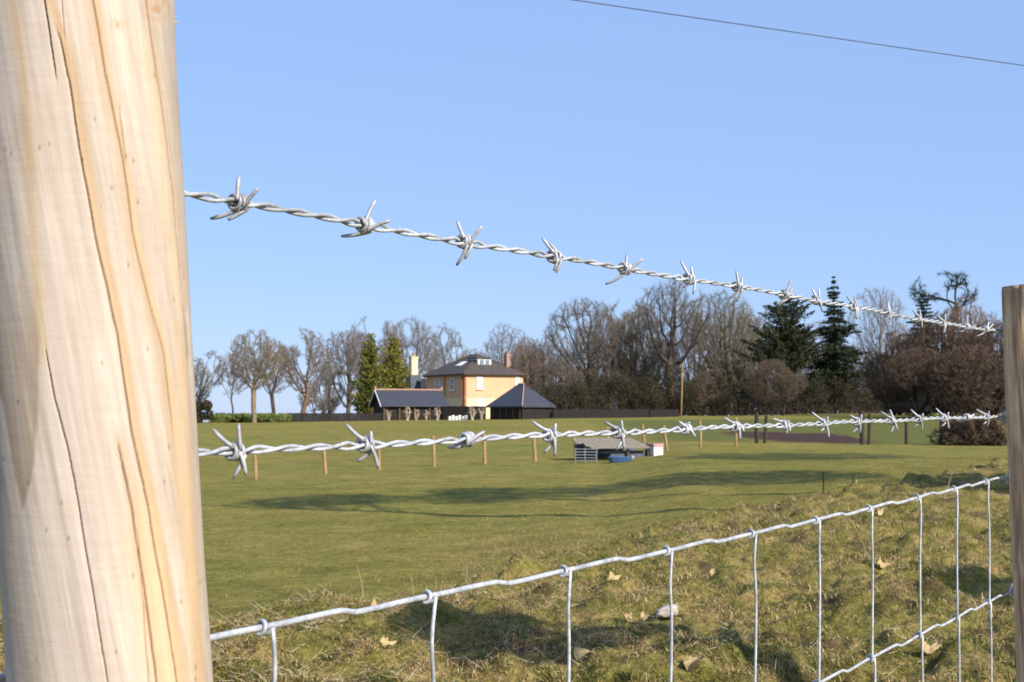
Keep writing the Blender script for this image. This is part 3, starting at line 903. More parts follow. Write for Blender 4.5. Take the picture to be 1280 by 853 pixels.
def bare_tree(px, ybase, Y, ytop, wpx, seed, name='bare_tree', label='', cat='tree', group=None, trunk_frac=.45, nl=(7, 5, 4, 4),
              lean=0, spread=1.0, stems=1, ntw=5, twl=.09, tww=.010, bark=(.17, .13, .10), twig=(.22, .165, .125), shift=0, trunk_r=None, ground=None, gnarl=.18, wxyz=None):
    rng = np.random.default_rng(seed)
    if wxyz is None:
        base = at(px, ybase, Y); top = at(px, ytop, Y)
        base[2] = min(base[2], tz(base[0], base[1]) + .3) if ground is None else ground
        base[2] = tz(base[0], base[1]) if abs(base[2] - tz(base[0], base[1])) < 1.2 else base[2]
        H = top[2] - base[2]; W = wpx / F * Y * 1.12
    else:
        base = np.array([wxyz[0], wxyz[1], tz(wxyz[0], wxyz[1])]); H = wxyz[2]; W = wxyz[3]
    segs = skeleton(rng, H, W, trunk_frac, nl, lean, spread, stems, trunk_r=trunk_r, gnarl=gnarl)
    allp = np.concatenate([s_[1] for s_ in segs])
    zmax = np.percentile(allp[:, 2], 99.5)
    kz = H * .97 / zmax
    x0, x1 = np.percentile(allp[:, 0], [1, 99]); kx = W * .94 / (x1 - x0)
    y0, y1 = np.percentile(allp[:, 1], [1, 99]); ky = W * .94 / (y1 - y0)
    mx = (x0 + x1) / 2
    tr = MB(); cr = MB()
    bark = np.array(bark) * .8; twig = np.array(twig) * (.62 if name == 'thorn_tree' else .85)
    tp, td = [], []; s0, s1, sr0, sr1, sc_ = [], [], [], [], []
    for lev, pts, rr in segs:
        q = pts * np.array([kx, ky, kz])
        sh = np.clip(q[:, 2] / H, 0, 1) ** 1.2
        q[:, 0] -= (mx * kx - shift * W) * sh * .8
        if lev <= 1 or (lev == 2 and rr[0] > .05):
            tube(tr, q, rr * (1 if lev < 2 else .8), 7 if lev == 0 else 5 if lev == 1 else 4, caps=False, col=bark * rng.uniform(.85, 1.15))
        else:
            rq = np.maximum(rr * .9, .013 if lev < 4 else .009)
            s0.append(q[:-1]); s1.append(q[1:]); sr0.append(rq[:-1]); sr1.append(rq[1:]); sc_.append(np.tile((bark * .75 + twig * .25) * rng.uniform(.8, 1.2), (len(q) - 1, 1)))
        if lev >= 2:
            k = ntw * (len(q) - 1)
            i = rng.integers(0, len(q) - 1, k); f = rng.uniform(0, 1, k)[:, None]
            p = q[i] + (q[i + 1] - q[i]) * f
            ax = q[i + 1] - q[i]; ax /= np.linalg.norm(ax, axis=1)[:, None]
            d = ax * .8 + rng.normal(0, .65, (k, 3)) + np.array([0, 0, .08])
            d /= np.linalg.norm(d, axis=1)[:, None]
            tp.append(p); td.append(d * (rng.uniform(.4, 1.2, k) * twl * min(H, W * 1.2))[:, None])
    rods(cr, *[np.concatenate(x) for x in (s0, s1, sr0, sr1, sc_)])
    P = np.concatenate(tp); D = np.concatenate(td)
    cones(cr, P, D, tww * rng.uniform(.6, 1.3, len(P)), twig * rng.uniform(.7, 1.35, len(P))[:, None], rng)
    root = empty(name, tuple(base), label, cat, group)
    tr.build('trunk', M['twig'], root, smooth=True, colors=True)
    cr.build('crown', M['twig'], root, colors=True)
    return root

def rods_n(mb, P0, P1, r0, r1, cols, n):
    T = P1 - P0; T /= np.linalg.norm(T, axis=1)[:, None] + 1e-9
    ref = np.where(np.abs(T[:, 1:2]) < .9, np.array([[0, 1.0, 0]]), np.array([[1.0, 0, 0]]))
    u = np.cross(T, ref); u /= np.linalg.norm(u, axis=1)[:, None]; v = np.cross(T, u)
    k = [math.cos(a) * u + math.sin(a) * v for a in np.linspace(0, 2 * math.pi, n, endpoint=False)]
    e = T * (r0 * .3)[:, None]
    V = np.stack([P0 - e + q * r0[:, None] for q in k] + [P1 + e + q * r1[:, None] for q in k], 1).reshape(-1, 3)
    b = np.arange(len(P0))[:, None] * 2 * n
    f = np.concatenate([np.concatenate([b + i, b + (i + 1) % n, b + n + (i + 1) % n, b + n + i], 1) for i in range(n)])
    mb.add(V, f, np.repeat(cols, 2 * n, 0))

def grown_tree(px, ybase, Y, ytop, wpx, seed, name='bare_tree', label='', cat='tree', group=None, cb=.25, n=650, stems=1, lean=0, r=.022,
               bark=(.17, .13, .10), twig=(.22, .165, .125), skirt=.55, tw=7, tl=1.15, tww=.008, shape=1.0, gap=.0, wxyz=None, flat=0, steps=58, mult=2.6):
    """limbs grown towards scattered points of the crown's volume, thickness from the number of tips they carry"""
    rng = np.random.default_rng(seed)
    if wxyz is None:
        base = at(px, ybase, Y); top = at(px, ytop, Y); base[2] = tz(base[0], base[1])
        H = top[2] - base[2]; W = wpx / F * Y
    else:
        base = np.array([wxyz[0], wxyz[1], tz(wxyz[0], wxyz[1])]); H, W = wxyz[2], wxyz[3]
    D = H / steps
    n = int(n * mult)
    A = rng.normal(size=(n * 5, 3)); A /= np.linalg.norm(A, axis=1)[:, None]
    A *= (rng.uniform(0.02, 1, len(A)) ** .42)[:, None]
    f = (A[:, 2] + 1) / 2
    wid = np.where(f < .45, skirt + (1 - skirt) * np.sin(f / .45 * 1.57), 1.0)
    A = np.stack([A[:, 0] * wid * W / 2 * .93, A[:, 1] * wid * W / 2 * .93, H * (cb + (1 - cb) * f ** shape) * .975], 1)
    lump = fbm(A[:, 0] * 4.5 / W + seed, A[:, 2] * 4.5 / W, 600 + seed, 2)
    A = A[lump > gap - .22][:n]
    # trunks
    P = []; par = []
    for k in range(stems):
        a = rng.uniform(0, 6.28)
        s0 = np.array([rng.normal(0, .12) * (stems > 1) * W * .3, rng.normal(0, .1) * W * .3 * (stems > 1), -.1])
        d = np.array([lean + (stems > 1) * .35 * math.cos(a), (stems > 1) * .35 * math.sin(a), 1.0]); p = s0; pi = -1
        nt = max(3, int((H * cb * 1.1 + .1) / D))
        for q in range(nt):
            P.append(p.copy()); par.append(pi); pi = len(P) - 1
            d = d + rng.normal(0, .06, 3) * [1, 1, 0]; p = p + d / np.linalg.norm(d) * D
    P = np.array(P); par = list(par); HD = np.tile(np.array([0, 0, 1.0]), (len(P), 1))
    near = np.zeros(len(A), int); dist = np.full(len(A), 1e9)
    def upd(start):
        nonlocal near, dist
        dd = np.linalg.norm(A[:, None, :] - P[None, start:, :], axis=2)
        j = dd.argmin(1); m = dd[np.arange(len(A)), j]; b = m < dist
        dist = np.where(b, m, dist); near = np.where(b, j + start, near)
    upd(0)
    for it in range(110):
        if not len(A): break
        acc = np.zeros_like(P); cnt = np.zeros(len(P))
        v = A - P[near]; v /= np.linalg.norm(v, axis=1)[:, None] + 1e-9
        np.add.at(acc, near, v); np.add.at(cnt, near, 1)
        g_ = np.nonzero(cnt)[0]
        dirs = acc[g_] / cnt[g_][:, None] + HD[g_] * .28 + rng.normal(0, .15, (len(g_), 3)) + np.array([0, 0, .09])
        dirs /= np.linalg.norm(dirs, axis=1)[:, None] + 1e-9
        newP = P[g_] + dirs * D
        st = len(P); P = np.concatenate([P, newP]); par += list(g_); HD = np.concatenate([HD, dirs])
        upd(st)
        keep = dist > D * 1.45
        A = A[keep]; near = near[keep]; dist = dist[keep]
    par = np.array(par); N = len(P)
    tips = np.zeros(N); has = np.zeros(N, bool); has[par[par >= 0]] = True
    tips[~has] = 1
    for i_ in range(N - 1, -1, -1):
        if par[i_] >= 0: tips[par[i_]] += tips[i_]
    ex = .56
    rt = H * r / max(tips.max(), 1) ** ex
    rad = np.maximum(rt * tips ** ex, .007)
    rad[:stems * 3] *= 1.0
    idx = np.nonzero(par >= 0)[0]
    rp = np.minimum(rad[par[idx]], rad[idx] * 1.35)
    bark = np.array(bark); twig = np.array(twig)
    tr, cr = MB(), MB()
    big = rad[idx] > min(max(.035, H * .0035), rad.max() * .5)
    jit = rng.uniform(.85, 1.15, (len(idx), 1))
    i1 = idx[big]; rods_n(tr, P[par[i1]], P[i1], rp[big], rad[i1], bark * jit[big], 6)
    i2 = idx[~big]; rods_n(cr, P[par[i2]], P[i2], rp[~big], rad[i2], (bark * .6 + twig * .4) * jit[~big], 3)
    # twigs round the thin ends
    c = np.nonzero((tips <= 8) & (par >= 0))[0]
    c = np.repeat(c, tw)
    ax = P[c] - P[par[c]]; ax /= np.linalg.norm(ax, axis=1)[:, None] + 1e-9
    d = ax * .9 + rng.normal(0, .5, ax.shape) + np.array([0, 0, .15]); d /= np.linalg.norm(d, axis=1)[:, None]
    d *= (D * tl * rng.uniform(1.0, 3.4, len(c)))[:, None]
    p = P[c] + (P[par[c]] - P[c]) * rng.uniform(0, 1, (len(c), 1))
    cones(cr, p, d, tww * rng.uniform(.7, 1.4, len(c)), twig * rng.uniform(.7, 1.3, (len(c), 1)), rng)
    root = empty(name, tuple(base), label, cat, group)
    tr.build('trunk', M['twig'], root, smooth=True, colors=True)
    cr.build('crown', M['twig'], root, colors=True)
    return root

def leafquads(mb, P, size, cols, rng, nrm=None):
    N = len(P)
    u = rng.normal(size=(N, 3)); u /= np.linalg.norm(u, axis=1)[:, None]
    if nrm is not None: u = u - nrm * np.sum(u * nrm, 1)[:, None] * .6; u /= np.linalg.norm(u, axis=1)[:, None]
    r = rng.normal(size=(N, 3)); v = np.cross(u, r); v /= np.linalg.norm(v, axis=1)[:, None] + 1e-9
    s = (size * rng.uniform(.6, 1.4, N))[:, None]
    V = np.stack([P - u * s, P + v * s * .45, P + u * s, P - v * s * .45], 1).reshape(-1, 3)
    b = np.arange(N)[:, None] * 4
    mb.add(V, np.concatenate([b, b + 1, b + 2, b + 3], 1), np.repeat(cols, 4, 0))

def conifer(px, ybase, Y, ytop, wpx, seed, label, name='conifer', group=None, c0=(.035, .06, .03), c1=(.06, .085, .04), droop=.3, power=.9, tiers=26, low=.12, ratio=1.0, irregular=.2, cat='tree', dens=1.0, size=.16):
    rng = np.random.default_rng(seed)
    base = at(px, ybase, Y); top = at(px, ytop, Y); base[2] = tz(base[0], base[1])
    H = top[2] - base[2]; W = wpx / F * Y
    tr = MB(); cr = MB()
    tube(tr, [(0, 0, -.2), (.05, 0, H * .5), (0, 0, H * .97)], [H * .014, H * .009, .02], 7, col=(.12, .09, .07), caps=False)
    c0, c1 = np.array(c0), np.array(c1)
    for t in range(tiers):
        f = (t + rng.uniform(-.3, .3)) / tiers
        z = H * (low + (1 - low) * f)
        rad = W / 2 * (1 - f) ** power + .12
        if f < .12: rad *= .75 + f * 2
        nb = max(4, int(9 * (1 - f) + 4))
        a0 = rng.uniform(0, 6.28)
        trad = rad * rng.uniform(1 - irregular, 1 + irregular)
        for b in range(nb):
            a = a0 + b / nb * 6.28 + rng.uniform(-.3, .3)
            L = trad * rng.uniform(.65, 1.15)
            e = np.array([math.cos(a) * L, math.sin(a) * L, -droop * L * rng.uniform(.4, 1.2) + .1 * L])
            s0 = np.array([0, 0, z])
            k = int(max(10, L * 34 * dens))
            tt = rng.uniform(.12, 1.05, k) ** .8
            wdt = (.10 + .16 * L) * (1.1 - tt)
            p = s0 + e * tt[:, None] + np.stack([rng.normal(0, 1, k) * wdt, rng.normal(0, 1, k) * wdt, rng.normal(-.25, .5, k) * wdt], 1)
            p[:, 2] += .12 * L * tt ** 2
            mixk = rng.uniform(0, 1) * .6 + rng.uniform(0, .4, k)
            col = c0 + (c1 - c0) * mixk[:, None]
            leafquads(cr, p, size, col, rng)
            if L > .5: tube(tr, [s0, s0 + e * .8], [.03, .01], 3, caps=False, col=(.1, .08, .06))
    root = empty(name, tuple(base), label, cat, group)
    tr.build('trunk', M['twig'], root, colors=True)
    cr.build('crown', M['needle'], root, colors=True)
    return root

def bush(px, ybase, Y, ytop, wpx, seed, label, name='evergreen_bush', group=None, c0=(.03, .04, .018), c1=(.06, .075, .03), n=9000, size=.15, cat='bush', wxyz=None, lumps=9, flat=0):
    """foliage in many overlapping uneven clumps with gaps between them"""
    rng = np.random.default_rng(seed)
    if wxyz is None:
        base = at(px, ybase, Y); top = at(px, ytop, Y); base[2] = tz(base[0], base[1])
        H = top[2] - base[2]; W = wpx / F * Y
    else:
        base = np.array([wxyz[0], wxyz[1], tz(wxyz[0], wxyz[1])]); H, W = wxyz[2], wxyz[3]
    cr = MB(); tr = MB()
    c0, c1 = np.array(c0), np.array(c1)
    depth = min(W, 5.0)
    K = lumps * 4
    for k in range(K):
        fx = rng.uniform(-.5, .5); fz = rng.uniform(.1, .88)
        lim = .5 * math.sqrt(max(0.02, 1 - (max(fz - .35, 0) / .65) ** 2)) if not flat else .5
        fx = np.clip(fx, -lim, lim) * .92
        rad = min(H * (.55 if flat else .3), W * .2) * rng.uniform(.4, 1.1)
        c = np.array([fx * W, rng.uniform(-.4, .4) * depth, fz * H])
        c[2] = min(c[2], H - rad * .7)
        m = int(n / K)
        d = rng.normal(size=(m, 3)); d /= np.linalg.norm(d, axis=1)[:, None]
        p = c + d * (rad * rng.uniform(.35, 1.12, m) ** .6)[:, None] * np.array([1.1, 1.1, .8])
        p[:, 2] = np.maximum(p[:, 2], .02)
        col = c0 + (c1 - c0) * (rng.uniform(0, 1) * .5 + rng.uniform(0, .5, m))[:, None]
        leafquads(cr, p, size, col, rng)
        if k % 3 == 0: tube(tr, [(fx * W * .3, 0, -.1), tuple(c * np.array([.7, .7, .6])), tuple(c)], [.05, .03, .01], 4, caps=False, col=(.1, .07, .05))
    root = empty(name, tuple(base), label, cat, group)
    tr.build('trunk', M['twig'], root, colors=True)
    cr.build('crown', M['needle'], root, colors=True)
    return root

G_ = 'bare trees along the far field edge'
T = grown_tree
GR = dict(bark=(.11, .09, .075), twig=(.20, .165, .14))
BR = dict(bark=(.075, .06, .046), twig=(.155, .125, .098))
OL = dict(bark=(.09, .075, .045), twig=(.19, .16, .10))
T(243, 527, 135, 444, 46, 11, label='short greyish leafless tree beside the pale post edge', group=G_, stems=3, cb=.08, n=500, **GR)
T(265, 520, 150, 434, 36, 12, label='spindly leaning leafless tree, thinnest of those above the green hedge', group=G_, lean=-.1, cb=.4, n=130, r=.012, gap=.1, **GR)
T(291, 519, 150, 438, 46, 13, label='slim leafless tree just left of the pale lit trunk', group=G_, lean=.12, cb=.3, n=260, r=.013, gap=.05, **GR)
T(318, 529, 128, 409, 80, 14, label='large round-crowned leafless tree with a pale sunlit trunk in front of the hedge', group=G_, cb=.34, n=900, r=.026, lean=-.02, bark=(.22, .17, .11), twig=(.21, .165, .115))
T(343, 520, 150, 428, 58, 15, label='leafless tree with a dark leaning trunk, between two larger crowns', group=G_, cb=.3, lean=-.22, n=420, r=.024, bark=(.07, .055, .04), twig=(.18, .14, .11))
T(378, 520, 140, 407, 76, 16, label='open-crowned leafless tree with a reddish forked trunk leaning right', group=G_, cb=.28, n=560, lean=.14, gap=.1, r=.026, bark=(.17, .11, .07), twig=(.19, .145, .11))
T(434, 518, 160, 404, 76, 17, label='grey leafless tree left of the golden conifers', group=G_, cb=.12, n=1100, stems=2, **GR)
T(410, 519, 152, 452, 46, 35, label='low grey leafless bush-like tree with a bent limb reaching left', group=G_, cb=.08, n=450, stems=3, lean=-.3, **GR)
T(468, 510, 176, 391, 84, 18, label='tall leafless tree rising behind the left golden conifer', group=G_, cb=.3, n=900, r=.026, **GR)
T(512, 510, 182, 393, 86, 19, label='tall leafless tree rising behind the white chimney', group=G_, cb=.25, n=950, r=.026, **GR)
T(556, 508, 190, 402, 66, 20, label='leafless tree behind the left end of the slate roof', group=G_, cb=.2, n=700, **GR)
T(634, 508, 200, 401, 76, 21, label='upright leafless tree behind the brick chimney', group=G_, cb=.2, n=800, **GR)
T(590, 508, 205, 432, 64, 22, label='low leafless tree showing over the dormer roof', group=G_, cb=.2, n=600, **GR)
T(664, 514, 182, 425, 78, 23, label='brown bushy leafless tree over the right shed roof', group=G_, cb=.06, n=1100, stems=3, bark=(.10, .07, .05), twig=(.22, .15, .10))
T(729, 516, 180, 368, 108, 24, label='tall vase-shaped leafless tree, first of the wood right of the house', group=G_, cb=.25, n=1150, stems=2, r=.03, shape=.85, **BR)
T(784, 516, 188, 370, 104, 25, label='olive-brown leafless tree filling the gap beside the tallest bare crown', group=G_, cb=.1, n=1300, stems=3, tw=9, **OL)
T(843, 515, 178, 344, 116, 26, label='tallest bare leafless tree of the middle wood, dark forked trunk', group=G_, cb=.3, n=1000, stems=1, r=.032, shape=.85, gap=.05, **BR)
T(812, 516, 186, 396, 92, 27, label='low twiggy leafless tree under the tallest bare crown', group=G_, cb=.05, n=1200, stems=3, tw=9, **BR)
T(904, 514, 185, 358, 112, 28, label='broad olive-brown leafless tree above the two round thorn trees', group=G_, cb=.15, n=1300, stems=2, r=.028, tw=9, **OL)
T(950, 514, 195, 372, 84, 29, label='leafless tree left of the dark pine', group=G_, cb=.2, n=800, r=.026, **BR)
T(700, 517, 172, 444, 72, 30, label='low leafless thicket tree right of the sheds', group=G_, cb=.04, n=1100, stems=3, tw=9, **BR)
T(1098, 512, 205, 352, 86, 31, label='pale grey leafless tree between the spire conifer and the big thicket', group=G_, cb=.3, n=800, r=.022, bark=(.20, .17, .145), twig=(.26, .23, .205))
T(1060, 514, 195, 425, 70, 36, label='low brown leafless tree right of the spire conifer', group=G_, cb=.05, n=800, stems=3, **BR)
T(1183, 512, 190, 336, 92, 32, name='wispy_pine', label='tall wispy flat-topped pine standing out above the brown thicket', cb=.66, n=420, r=.015, shape=.8, gap=.10, tw=7, tl=.8, tww=.022, steps=50, bark=(.05, .04, .032), twig=(.03, .036, .026), cat='tree')
T(1234, 512, 185, 384, 70, 33, label='purplish leafless tree just left of the brown post', group=G_, cb=.15, n=800, bark=(.10, .075, .065), twig=(.22, .17, .16))
T(1205, 512, 180, 366, 78, 34, label='rusty brown leafless tree below the wispy pine', group=G_, cb=.1, n=1200, stems=3, tw=9, bark=(.10, .065, .04), twig=(.24, .15, .09))
for k, (x, yt, w, Yd, lb) in enumerate(((692, 410, 80, 205, 'faint leafless tree behind the first tall tree of the wood'), (756, 382, 100, 210, 'faint leafless tree behind the gap after the vase-shaped tree'), (806, 376, 100, 212, 'faint leafless tree behind the gap before the tallest bare crown'),
        (872, 368, 100, 210, 'faint leafless tree behind the gap after the tallest bare crown'), (925, 378, 90, 215, 'faint leafless tree behind the wood, left of the dark pine'), (1020, 398, 80, 212, 'faint leafless tree showing between the pine and the spire conifer'), (1135, 400, 70, 212, 'faint leafless tree behind the left shoulder of the big thicket'),
        (600, 440, 60, 215, 'faint leafless tree behind the dormer window'), (660, 418, 56, 212, 'faint leafless tree behind the wood just right of the brick chimney'), (486, 415, 70, 205, 'faint leafless tree behind the gap between the golden conifers'), (400, 470, 60, 200, 'faint low leafless tree behind the gap left of the grey tree'))):
    T(x, 512, Yd, yt, w, 300 + k, label=lb, group=G_, stems=2, cb=.1, n=700, tw=8, bark=(.12, .10, .085), twig=(.20, .165, .14))
GB = 'round twiggy thorn trees at the field edge'
TH = dict(cb=.08, tw=9, tl=.85, tww=.010, steps=46, bark=(.05, .038, .03))
T(893, 516, 150, 460, 72, 41, name='thorn_tree', label='smaller round purple-brown thorn tree beside the pale pole', group=GB, stems=2, n=1200, **dict(TH, twig=(.14, .105, .072), cb=.16))
T(967, 514, 146, 447, 92, 42, name='thorn_tree', label='larger round purple-brown thorn tree under the dark pine', group=GB, stems=2, n=1500, **dict(TH, twig=(.14, .105, .072), cb=.16))
for k, (x, yt, w, Yd) in enumerate(((1122, 412, 96, 136), (1184, 386, 128, 130), (1240, 398, 104, 126), (1150, 432, 112, 118), (1215, 428, 120, 114), (1282, 415, 100, 116))):
    T(x, 522, Yd, yt, w, 50 + k, name='thorn_tree', label=['dense dark brown thorn tree at the left end of the big thicket', 'tallest dense brown thorn tree of the big thicket on the right',
      'dense brown thorn tree of the big thicket, behind the head of the brown post', 'low front thorn tree of the big thicket, over the fence gap', 'low front thorn tree of the big thicket, over the brush pile', 'thorn tree of the big thicket mostly hidden by the brown post'][k],
      group=GB, stems=5, n=1900, **dict(TH, twig=(.13, .09, .064), tw=12, tww=.011, cb=.0, skirt=.85))

def undergrowth():
    """brown bramble and saplings that close the foot of the far wood"""
    rng = np.random.default_rng(71)
    N = 52000
    px = rng.uniform(640, 1275, N); Y = rng.uniform(172, 200, N)
    X = (px - 640) / F * Y
    Z = terrain(X, Y)
    hmax = np.clip(5.2 + 4.5 * fbm(X * .3, Y * .12, 72, 3) - 1.5 * (px < 700), 1.2, 8)
    z = Z + hmax * rng.uniform(0, 1, N) ** 1.15
    cn = fbm(X * .35, z * .5, 73, 3)
    pal = np.array([(.025, .022, .014), (.045, .034, .022), (.08, .057, .037), (.13, .092, .06)])
    idx = np.clip(((cn + .5) * 4 + rng.normal(0, .7, N)).astype(int), 0, 3)
    d = rng.normal(0, .5, (N, 3)); d[:, 2] = np.abs(d[:, 2]) + .5
    d *= rng.uniform(.5, 1.3, N)[:, None]
    mb = MB(); cones(mb, np.stack([X, Y, z], 1), d, .028 * rng.uniform(.5, 1.5, N), pal[idx], rng)
    M_ = N // 4
    leafquads(mb, np.stack([X, Y, z], 1)[:M_] + rng.normal(0, .2, (M_, 3)), .13, pal[np.clip(idx[:M_], 0, 1)], rng)
    tag(mb.build('undergrowth', M['twig'], colors=True), 'dark brown bramble and scrub closing the foot of the far wood', 'undergrowth', kind='stuff')
undergrowth()

conifer(463, 512, 148, 417, 44, 61, 'golden green conifer with a pointed top, left of the pair by the house', group='golden conifers by the house', c0=(.04, .06, .012), c1=(.27, .25, .045), droop=-.4, power=.6, tiers=36, low=.02, irregular=.3, dens=1.4, size=.13)
conifer(492, 510, 150, 421, 46, 62, 'golden green conifer nearer the white chimney, right of the pair', group='golden conifers by the house', c0=(.045, .06, .012), c1=(.34, .30, .05), droop=-.4, power=.6, tiers=36, low=.02, irregular=.34, dens=1.4, size=.13)
conifer(1044, 512, 172, 341, 72, 63, 'tall dark spire-shaped conifer standing above the wood', c0=(.016, .027, .013), c1=(.045, .056, .026), droop=.5, power=.9, tiers=30, low=.22, irregular=.5, dens=1.5, size=.15)
conifer(985, 512, 168, 372, 92, 64, 'broad dark pine with a ragged crown left of the spire conifer', name='pine_tree', c0=(.022, .03, .013), c1=(.065, .068, .028), droop=-.1, power=.5, tiers=24, low=.35, irregular=.55, dens=1.5, size=.15)
conifer(1156, 512, 185, 362, 72, 65, 'small dark conifer beside the wispy pine', c0=(.02, .04, .025), c1=(.04, .065, .035), droop=.3, power=.8, tiers=26, low=.2, irregular=.35, dens=1.4)

GU = 'dark evergreen bushes under the far trees'
for k, (x, yb, yt, w, Yd, lb) in enumerate((
    (705, 522, 478, 60, 165, 'dark ivy-clad bush right beside the right shed'), (750, 520, 466, 66, 168, 'dark bush under the vase-shaped tree'),
    (798, 518, 470, 62, 168, 'dark bush left of the pale pole'), (838, 516, 452, 56, 172, 'tall ivy-dark bush behind the pale pole'),
    (880, 518, 466, 60, 168, 'dark bush behind the smaller round thorn tree'), (925, 518, 460, 60, 170, 'dark evergreen bush between the two round thorn trees'),
    (1000, 516, 462, 70, 166, 'dark bush at the foot of the broad pine'), (1062, 515, 470, 60, 170, 'dark bush right of the spire conifer trunk'),
    (248, 529, 498, 34, 128, 'small dark bush at the left end of the green hedge'), (660, 518, 488, 50, 168, 'dark bush behind the right shed'),
    (1105, 516, 462, 70, 150, 'dark bush at the left foot of the big thicket'))):
    bush(x, yb, Yd, yt, w, 80 + k, lb, group=GU, c0=(.03, .03, .016), c1=(.075, .062, .032), n=6500, size=.10)
bush(314, 529, 131, 517, 104, 95, 'low clipped yellow-green hedge below the far left trees', name='hedge', cat='hedge', c0=(.12, .15, .04), c1=(.22, .25, .07), n=26000, size=.08, lumps=40, flat=1)
# two low limbs as one fallen, bent bough left of the clump
rb = np.random.default_rng(5)

# ------------------------------------------------------------------ house
def quad(mb, pts, mi=0): mb.add(pts, [list(range(len(pts)))], None, mi)
def build_house():
    O = at(581, 505, 158); O[2] = .3
    A = np.array([.86, .51]); B = np.array([-.51, .86])
    root = empty('house', tuple(O), 'two-storey ochre house with a hipped dark roof, dormer and brick chimney', 'house')
    Z = np.zeros(3)
    LA, LB, EH, RH = 7.9, 9.8, at(581, 467, 158)[2] - .3, at(592, 443, 162)[2] - .3
    v3 = lambda a, b, z: np.array([A[0] * a + B[0] * b, A[1] * a + B[1] * b, z])
    mb = MB(); frame_box(mb, Z, A, B, 0, LA, 0, LB, 2.75, EH)
    mb.build('wall', M['brick'], root)
    mb = MB(); frame_box(mb, Z, A, B, -.02, LA + .02, -.02, LB + .02, -.5, 2.75)
    mb.build('ground_floor_wall', M['cream'], root)
    mb = MB(); frame_box(mb, Z, A, B, -.05, LA + .05, -.05, LB + .05, 2.72, 2.80); mb.build('string_course', M['brick'], root)
    # quoins at the near corner
    mb = MB(); frame_box(mb, Z, A, B, -.04, .22, -.04, -.005, .3, EH - .02); frame_box(mb, Z, A, B, -.04, -.005, 0, .3, .3, EH - .02); mb.build('corner_pier', M['redbrick'], root)
    e = .35
    r0, r1 = v3(LA / 2, LA / 2, RH), v3(LA / 2, LB - LA / 2, RH)
    c = [v3(-e, -e, EH), v3(LA + e, -e, EH), v3(LA + e, LB + e, EH), v3(-e, LB + e, EH)]
    mb = MB()
    V = c + [r0, r1] + [p - np.array([0, 0, .18]) for p in c]
    mb.add(V, [[0, 1, 4, 4], ][:0] or np.array([[0, 4, 5, 3], [2, 5, 4, 1]]))
    base = mb.n - len(V)
    mb.f.append(np.array([[0, 1, 4], [2, 3, 5]])); mb.mi.append(np.zeros(2))
    mb.f.append(np.array([[0, 6, 7, 1], [1, 7, 8, 2], [2, 8, 9, 3], [3, 9, 6, 0], [6, 9, 8, 7]])); mb.mi.append(np.zeros(5))
    roof = mb.build('roof', M['slate'], root)
    mb = MB()
    for p, q in ((c[0], r0), (c[1], r0), (r0, r1), (c[3], r1)): tube(mb, [p + (0, 0, .03), q + (0, 0, .05)], .06, 6)
    mb.build('ridge_tiles', M['brownwood'], roof)
    gt = MB()
    for p, q in ((c[0], c[1]), (c[0], c[3])): tube(gt, [p + np.array([0, 0, -.1]) * 1 + (p - r0) * .012, q + np.array([0, 0, -.1]) + (q - r0) * .004], .07, 6)
    gt.build('gutter', M['darkstake'], roof)
    # brick chimney on the right, behind the parapet
    mb = MB(); a0 = 6.5
    frame_box(mb, Z, A, B, 6.35, 6.8, 1.2, 1.85, EH - .5, at(630, 441, 160)[2] - .3)
    hz = at(630, 441, 160)[2] - .3
    frame_box(mb, Z, A, B, 6.29, 6.86, 1.14, 1.91, hz - .35, hz - .2)
    ch = mb.build('chimney', M['terracotta'], root)
    mb = MB()
    for k in (1.35, 1.7): tube(mb, [v3(6.57, k, hz), v3(6.57, k, hz + .3)], .12, 8)
    mb.build('chimney_pot', M['terracotta'], ch)
    def window(face, s0, s1, z0, z1, pane='paleglass'):
        fr = MB(); pn = MB()
        if face == 'A':
            bx = lambda mb, a0, a1, d0, d1, q0, q1: frame_box(mb, Z, A, B, a0, a1, -d1, -d0, q0, q1)
        else:
            bx = lambda mb, a0, a1, d0, d1, q0, q1: frame_box(mb, Z, A, B, -d1, -d0, a0, a1, q0, q1)
        t = .09
        bx(fr, s0 - t, s0, .005, .09, z0 - t, z1 + t); bx(fr, s1, s1 + t, .005, .09, z0 - t, z1 + t)
        bx(fr, s0, s1, .005, .09, z0 - t, z0); bx(fr, s0, s1, .005, .09, z1, z1 + t)
        bx(fr, s0, s1, .03, .08, (z0 + z1) / 2 - .03, (z0 + z1) / 2 + .03)
        bx(pn, s0, s1, .01, .04, z0, z1)
        o = fr.build('window', M['white'], root); pn.build('pane', M[pane], o)
        sl = MB(); bx(sl, s0 - .2, s1 + .2, .02, .16, z0 - t - .1, z0 - t - .005); sl.build('sill', M['cream'], o)
    zz = lambda y: at(590, y, 159)[2] - .3
    window('A', 1.65, 2.25, zz(486), zz(471.5)); window('A', 1.75, 2.4, 1.2, 2.5)
    window('A', 6.9, 7.3, zz(480), zz(472)); 
    window('B', 2.6, 3.5, zz(487), zz(473), 'pane'); window('B', 6.2, 7.1, zz(487), zz(473), 'pane'); window('B', 4.2, 5.2, .9, 2.3, 'pane')
    mb = MB(); tube(mb, [v3(-.12, .5, 0), v3(-.12, .5, EH - .1)], .07, 6); mb.build('downpipe', M['redbrick'], root)
    mb = MB(); tube(mb, [v3(-.1, 4.9, 0), v3(-.1, 4.9, EH - .1)], .06, 6); mb.build('downpipe', M['redbrick'], root)
    # dormer on the right-hand slope
    dz0, dz1 = zz(461), zz(447)
    mb = MB(); frame_box(mb, Z, A, B, 2.7, 4.5, 1.7, 3.6, dz0, dz1); d = mb.build('dormer', M['white'], root)
